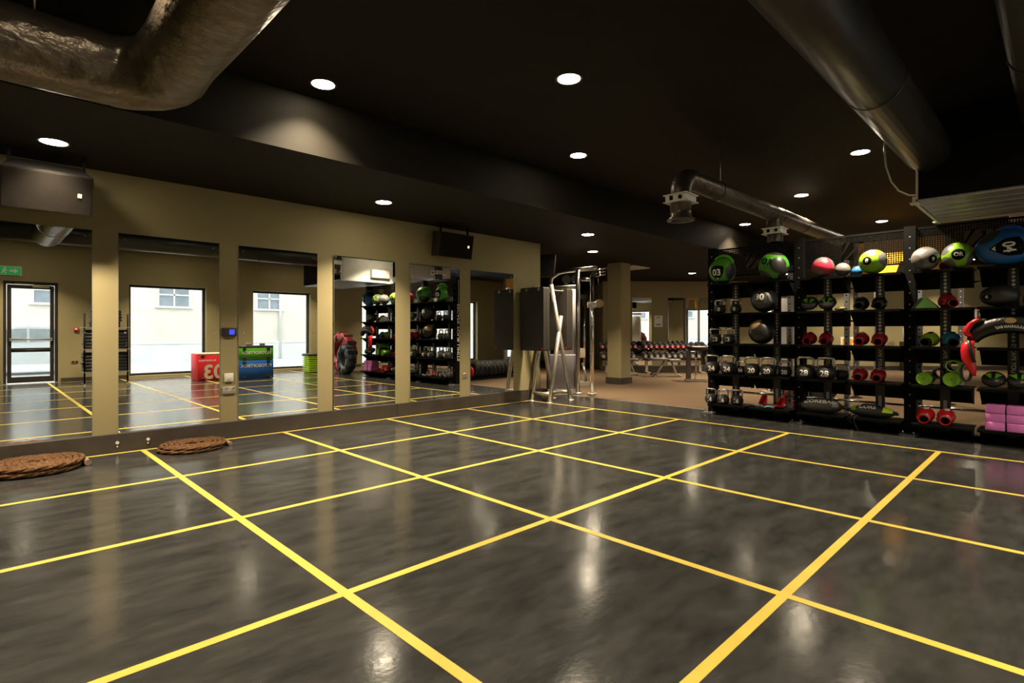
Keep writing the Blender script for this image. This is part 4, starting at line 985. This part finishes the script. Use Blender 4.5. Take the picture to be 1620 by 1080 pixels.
def mats(x0, n, lab, group):
    for k in range(n):
        a = x0 + .041 * k
        o = thing('exercise_mat', '%s %s' % (('first', 'second', 'third', 'fourth')[k], lab), 'exercise mat', (a, -.235, .93), 0, group)
        MB().prism(MAT_OUT, 0, .030, lambda u, v, d: Vector((d, u, v))).build('pad', M_mat, o)
        for y in (-.165, .135):
            MB().lathe([(.018, -.002), (.026, -.002), (.026, .001), (.018, .001), (.018, -.002)], 14, Matrix.Translation((-.001, y, 1.09)) @ Matrix.Rotation(PI/2, 4, 'Y')).build('eyelet', M_steel, o)
        if k == n - 1 or k == 0:
            MB().box((-.002, -.262, .012), (-.0005, -.240, .06)).build('tag', M_gbright, o)
mats(5.82, 4, 'black mat in the pack hung on the mirror side of the silver stand', 'mats hanging towards the mirrors')
mats(6.465, 4, 'black mat in the pack hung on the gym side of the silver stand', 'mats hanging towards the gym')

# screen on a bracket at the free end of the wall
t = thing('wall_screen', 'black flat screen on a bracket at the free end of the mirror wall', 'screen', (6.45, .30, 2.62), math.radians(24))
MB().rbox((.25, -.34, -.22), (.31, .34, .24), .012, 2, Matrix.Rotation(math.radians(12), 4, 'Y')).build('panel', M_blackplastic, t)
MB().box((0, -.03, -.03), (.26, .03, .03)).box((0, -.06, -.1), (.02, .06, .1)).build('bracket', M_black, t)

# ================================================================== CABLE MACHINE (frame axes turned to face the hall)
RZ = -YAW
def at_px(px, py, d): p = on_depth(px, py, d); return (p.x, p.y, 0)
o0 = lat(1.18, 11.35)
t = thing('cable_machine', 'steel cable crossover machine with grey weight shroud', 'cable machine', (o0.x, o0.y, 0), RZ)
def Q(px, py, d): return ((px - 810)/F_PX*d - 1.18, d - 11.35, CAM.z + (CY_PX - py)/F_PX*d)
MB().cyl(Q(914, 618, 11.2)[:2] + (.02,), Q(914, 427, 11.2), .045, 16).build('front_post', M_gun, t)
MB().cyl(Q(936.5, 618, 11.1)[:2] + (.02,), Q(936.5, 436, 11.1), .042, 16).build('guide_post', M_chrome, t)
for px, d in ((914, 11.2), (936.5, 11.1)):
    q = Q(px, 620, d); MB().lathe([(0, .03), (.09, .03), (.1, .02), (.1, 0), (0, 0)], 20, Matrix.Translation((q[0], q[1], 0))).build('foot', M_steel, t)
q0 = Q(868, 470, 11.6); q1 = Q(872, 440, 11.6); q2 = Q(884, 431, 11.5); q3 = Q(900, 428, 11.4); q4 = Q(944, 424, 11.1)
MB().tube([(q0[0], q0[1], .05), q0, q1, q2, q3, q4], .045, 14).build('arched_tube', M_gun, t)
MB().cyl(Q(870, 456, 11.5), Q(914, 453, 11.25), .04, 12).build('cross_tube', M_steel, t)
MB().cyl(Q(914, 441, 11.2), Q(938, 443, 11.1), .035, 12).build('link_tube', M_chrome, t)
a = Q(878, 458, 11.7); b = Q(911, 560, 11.7)
MB().rbox((a[0], .2, b[2]), (b[0], .42, a[2]), .02, 2).build('shroud', M_grey, t)
a2 = Q(868, 562, 11.65); b2 = Q(910, 610, 11.65)
MB().rbox((a2[0], .16, .06), (b2[0], .46, b[2]), .02, 2).build('lower_shroud', M_greydark, t)
MB().box((a2[0]-.02, .1, 0), (b2[0]+.1, .5, .06)).build('base', M_steel, t)
for px, py, d, r in ((896, 442, 11.3, .09), (909, 441, 11.25, .075), (940, 433, 11.05, .06)):
    q = Q(px, py, d); MB().cyl((q[0], q[1] - .02, q[2]), (q[0], q[1] + .02, q[2]), r, 20).build('pulley', M_blackplastic, t)
q = Q(936.5, 482, 11.05); MB().rbox((q[0]-.09, q[1]-.07, q[2]-.06), (q[0]+.09, q[1]+.07, q[2]+.06), .015, 2).build('carriage', M_steel, t)
q = Q(948, 480, 11.05); MB().cyl((q[0], q[1]-.015, q[2]), (q[0], q[1]+.015, q[2]), .085, 22).build('swivel_pulley', M_gold, t)
q = Q(944, 428, 11.0)
for k in range(3): MB().cyl((q[0]-.02, q[1], q[2]-.06*k), (q[0]+.17, q[1]-.02, q[2]-.06*k+.05), .014, 10).build('pull_handle', M_chrome, t)
MB().cyl(Q(946, 440, 11.05), Q(948, 472, 11.05), .006, 8).build('cable', M_black, t)
MB().box((Q(914, 600, 11.2)[0]+.04, -.16, .16), (Q(936, 600, 11.1)[0], -.10, .24)).build('low_link', M_steel, t)
# second, more distant machine post seen past it
t = thing('pulley_tower', 'slim steel pulley tower behind the cable machine', 'cable machine', tuple(lat(1.72, 13.6)), RZ)
for x in (-.08, .08): MB().cyl((x, 0, .03), (x, 0, 2.1), .025, 12).build('guide_rod', M_chrome, t)
MB().box((-.16, -.14, 0), (.16, .14, .05)).build('base', M_steel, t); MB().rbox((-.14, -.05, 2.06), (.14, .05, 2.2), .02, 2).build('head', M_blackplastic, t)
MB().rbox((-.10, -.07, .62), (.10, .07, .86), .02, 2).build('weight_carriage', M_cream, t)
MB().tube([(.02, -.1, .5), (.07, -.16, .3), (.1, -.18, .06)], .03, 10).build('brace', M_steel, t)

# ================================================================== GYM FAR WALL: mirrors, notice, dumbbells, benches
for a, b, lab in ((1000, 1031, 'gym wall mirror beside the pillar'), (1056, 1150, 'gym wall mirror past the white notice')):
    d = DW; l0 = (a - 810)/F_PX*d; l1 = (b - 810)/F_PX*d
    t = thing('gym_mirror', lab, 'mirror', tuple(lat((l0+l1)/2, DW, .15)), RZ); W = (l1 - l0)/2
    MB().box((-W, -.012, 0), (W, 0, 2.25)).build('backing', M_edge, t)
    MB().add([(-W+.004, -.013, .004), (W-.004, -.013, .004), (W-.004, -.013, 2.246), (-W+.004, -.013, 2.246)], [(0, 1, 2, 3)]).build('glass', M_mirror, t)
p = on_depth(1041.5, 508, DW); t = thing('wall_notice', 'white paper notice on the pier between the gym wall mirrors', 'notice', tuple(p), RZ)
MB().box((-.14, -.006, -.19), (.14, 0, .19)).build('sheet', M_print, t)
MB().box((-.06, -.0075, .11), (.06, -.006, .135)).build('heading', M_greydark, t); MB().box((-.08, -.0075, -.13), (.08, -.006, -.095)).build('caption', M_greydark, t)
DD = 17.0
l0 = (948 - 810)/F_PX*DD; l1 = (1122 - 810)/F_PX*DD
for si, (a, b, lab) in enumerate(((l0, 3.92, 'steel dumbbell rack standing behind the pillar'), (3.96, l1, 'steel dumbbell rack behind the weight bench'))):
    t = thing('dumbbell_rack', lab, 'rack', tuple(lat((a+b)/2, DD)), RZ, 'dumbbell racks along the gym wall'); W = (b - a)/2
    for s in (-1, 1):
        MB().box((s*(W-.25)-.04, .07, .03), (s*(W-.25)+.04, .14, .67)).build('leg', M_steel, t); MB().box((s*(W-.25)-.06, -.25, 0), (s*(W-.25)+.06, .3, .03)).build('foot', M_steel, t)
    for z, yy in ((.46, -.12), (.76, .05)):
        for dy in (-.09, .09): MB().box((-W, yy+dy-.02, z-.04+dy*.29), (W, yy+dy+.02, z-.010+dy*.29)).build('rail', M_black, t)
    for z, yy in ((.46, -.12), (.76, .05)):
        for s in (-1, 1): MB().box((s*(W-.25)-.03, yy-.09, z-.085), (s*(W-.25)+.03, yy+.12, z-.066)).build('saddle', M_black, t)
M_dbred = mat('dumbbell_red', (.45, .03, .045), .45, var=.1)
M_dbgold = mat('dumbbell_bronze', (.22, .18, .11), .45, var=.1)
def db_meshes(R, m_end, ln=.34):
    Rm = Matrix.Rotation(PI/2, 4, 'X')
    heads = [MB().lathe([(0, -.055), (R*.8, -.055), (R, -.04), (R, .04), (R*.8, .055), (0, .055)], 16, Matrix.Translation((0, s*(ln/2-.055), R)) @ Rm).mesh('head', M_rubber) for s in (-1, 1)]
    caps = MB().lathe([(0, 0), (R*.70, 0), (R*.70, .006), (0, .006)], 16, Matrix.Translation((0, -ln/2+.001, R)) @ Rm).mesh('end_cap', m_end)
    h = MB().cyl((0, -ln/2+.1, R), (0, ln/2-.1, R), .017, 10).mesh('handle', M_chrome)
    num = MB().box((-R*.3, -ln/2-.0065, R-.014), (R*.3, -ln/2-.004, R+.014)).mesh('weight_mark', M_print)
    return heads, caps, h, num
for z, yy, R, m_end, lab, grp, pxs in ((.76, .05, .080, M_dbred, 'red-ended dumbbell on the top tier of the gym rack', 'red-ended dumbbells on the top tier', None), (.46, -.12, .086, M_dbgold, 'bronze-ended dumbbell on the lower tier of the gym rack', 'bronze-ended dumbbells on the lower tier', None)):
    heads, caps, h, num = db_meshes(R, m_end)
    step = .166 if R < .083 else .182
    x = l0 + .09
    k = 0
    while x < l1 - .09:
        if abs(x - 3.94) > .10:
            t = thing('dumbbell', lab, 'dumbbell', tuple(lat(x, DD + yy, z)), RZ, grp); t.rotation_euler = (.28, 0, RZ)
            for hd in heads: inst('head', hd, t)
            inst('end_cap', caps, t); inst('handle', h, t); inst('weight_mark', num, t)
        k += 1; x += step
def bench(px, d, lab, rz, dx=0):
    t = thing('weight_bench', lab, 'bench', tuple(lat((px-810)/F_PX*d, d)), RZ + rz, 'weight benches'); t.scale = (.88, .9, .95)
    MB().rbox((-.55, -.14, .42), (-.02, .14, .50), .02, 2, Matrix.Translation((0, 0, .06)) @ Matrix.Rotation(-.0, 4, 'Y')).build('back_pad', M_greydark, t)
    MB().rbox((.02, -.14, .44), (.40, .14, .52), .02, 2).build('seat_pad', M_greydark, t)
    MB().cyl((-.35, 0, .05), (-.1, 0, .48), .03, 12).build('strut', M_steel, t); MB().cyl((.30, 0, .05), (.12, 0, .45), .03, 12).build('strut', M_steel, t)
    MB().box((-.45, -.03, .02), (.4, .03, .08)).build('beam', M_steel, t)
    for x in (-.45, .38): MB().box((x-.03, -.25, 0), (x+.03, .25, .05)).build('foot', M_steel, t)
    for s in (-1, 1): MB().cyl((-.45, s*.20-.02, .05), (-.45, s*.20+.02, .05), .05, 14).build('wheel', M_rubber, t)
bench(1056, 15.5, 'grey padded adjustable weight bench in front of the dumbbell rack', 0)
bench(990, 15.9, 'grey padded weight bench half hidden by the pillar', .1)
# squat machine edge next to the rack
t = thing('leg_machine', 'dark padded leg machine with silver base beyond the kettlebells', 'gym machine', tuple(lat(4.75, 14.0)), RZ)
MB().box((-.32, -.04, 0), (.35, .04, .07)).build('base', M_steel, t); MB().box((-.28, -.05, .07), (-.18, .05, .80)).build('column', M_greydark, t)
MB().rbox((-.22, -.2, .78), (.30, .2, .90), .03, 2).build('seat', M_gblack, t); MB().rbox((.15, -.2, .40), (.27, .2, .78), .03, 2).build('back_pad', M_gblack, t)
MB().cyl((-.05, 0, .05), (-.02, 0, .78), .02, 10).build('strut', M_chrome, t)

# bumper plates on a toaster rack behind the storage rack
t = thing('plate_rack', 'black floor rack holding a row of bumper plates', 'rack', (8.8, -3.9, 0))
for s in (-.17, .17): MB().box((-.85, s-.02, .02), (.85, s+.02, .06)).build('rail', M_black, t)
for x in (-.82, .82): MB().box((x-.03, -.22, 0), (x+.03, .22, .02)).build('foot', M_black, t)
for k in range(11):
    x = 8.02 + .15*k; red = (k == 0)
    R = .16 if red else .225
    t = thing('bumper_plate', 'small red weight plate at the end of the plate rack' if red else 'black bumper plate in the row on the plate rack', 'weight plate', (x, -3.9, .0), 0, None if red else 'black bumper plates')
    zc = .045 + R if not red else .045 + R
    M = Matrix.Translation((0, 0, zc)) @ Matrix.Rotation(PI/2, 4, 'Y')
    MB().lathe([(.026, -.03), (R*.6, -.022), (R*.72, -.032), (R, -.032), (R, .032), (R*.72, .032), (R*.6, .022), (.026, .03), (.026, -.03)], 36, M).build('disc', M_redbox if red else M_rubber, t)
    MB().lathe([(.026, -.034), (.055, -.034), (.055, .034), (.026, .034), (.026, -.034)], 20, M).build('hub', M_chrome, t)
    if not red: MB().lathe([(R*.78, -.0335), (R*.82, -.0335), (R*.82, -.0325), (R*.78, -.0325), (R*.78, -.0335)], 36, M).build('stripe', M_print, t)

# training rig with yellow gussets
g0 = lat(6.55, 10.6); t = thing('training_rig', 'black training rig with yellow corner plates behind the storage rack', 'rig', (g0.x + .05, g0.y - .1, 0), 0)
for x, y in ((0, 0), (0, -1.4), (1.6, 0), (1.6, -1.4)):
    u = MB().box((x-.04, y-.04, .01), (x+.04, y+.04, 2.98)).build('upright', M_greydark, t)
    MB().box((x-.09, y-.09, 0), (x+.09, y+.09, .01)).build('foot_plate', M_black, u)
    for k in range(22): MB().cyl((x-.0415, y, .3+.11*k), (x-.039, y, .3+.11*k), .012, 8).build('hole', M_print, u)
for x in (0, 1.6):
    MB().box((x-.03, -1.36, 2.74), (x+.03, -.04, 2.96)).build('beam', M_yellow, t)
    MB().prism([(-.04, 2.74), (-.42, 2.74), (-.30, 2.36), (-.04, 2.30)], x-.012, x+.012, lambda u, v, d: Vector((d, u, v))).build('gusset', M_yellow, t)
    MB().prism([(-1.36, 2.74), (-.98, 2.74), (-1.10, 2.36), (-1.36, 2.30)], x-.012, x+.012, lambda u, v, d: Vector((d, u, v))).build('gusset', M_yellow, t)
for y in (0, -1.4): MB().box((.04, y-.03, 2.80), (1.56, y+.03, 2.88)).build('beam', M_black, t)
# water cooler and notices near the far wall
p = lat((1424-810)/F_PX*DW, DW - .35); t = thing('water_cooler', 'black water cooler with a clear upturned bottle by the far wall', 'water cooler', (p.x, p.y, 0), RZ)
MB().rbox((-.17, -.16, 0), (.17, .16, .95), .02, 2).build('cabinet', M_blackplastic, t)
MB().lathe([(0, .95), (.06, .95), (.06, 1.0), (.14, 1.08), (.14, 1.36), (.12, 1.41), (0, 1.41)], 24).build('bottle', mat('bottle_grey', (.55, .60, .62), .15, var=.05), t)
MB().box((-.10, -.165, .55), (.10, -.155, .78)).build('tap_recess', M_greydark, t); MB().cyl((.0, -.17, .70), (.0, -.20, .66), .012, 8).build('tap', M_chrome, t)
for px, py, lab, s in ((1550, 497, 'white framed notice on the far wall seen past the rack', 1.0), (1340, 545, 'orange and white notice board on the far wall seen through the rack', 1.5)):
    p = on_depth(px, py, DW); t = thing('framed_notice', lab, 'notice', tuple(p), RZ)
    MB().box((-.15*s, -.02, -.17*s), (.15*s, 0, .17*s)).build('frame', M_print, t); MB().box((-.11*s, -.022, -.13*s), (.11*s, -.02, .13*s)).build('print', M_greydark if s == 1 else M_yellow, t)
    MB().box((-.035*s, -.0235, -.05*s), (.035*s, -.022, .04*s)).build('emblem', M_print, t)

p = lat((1240-810)/F_PX*11.3, 11.3); t = thing('weight_stack_machine', 'grey shrouded weight stack machine behind the ball marked 30', 'gym machine', (p.x, p.y, 0), RZ)
MB().rbox((-.24, -.02, .62), (.20, .20, 1.98), .02, 2).build('shroud', mat('pale_grey_panel', (.50, .48, .47), .5, var=.05), t)
MB().rbox((-.26, -.06, .03), (.22, .24, .60), .02, 2).build('lower_shroud', M_greydark, t)
for x in (-.30, .27): MB().cyl((x, 0, .03), (x, 0, 2.05), .035, 14).build('post', M_steel, t)
MB().box((-.36, -.12, 0), (.33, .30, .03)).build('base', M_steel, t); MB().box((-.33, -.03, 2.05), (.30, .03, 2.12)).build('top_beam', M_steel, t)
MB().cyl((.05, -.05, 1.5), (.05, -.01, 1.5), .05, 18).build('pulley', M_blackplastic, t); MB().cyl((.05, -.03, .9), (.05, -.03, 1.5), .006, 8).build('cable', M_black, t)
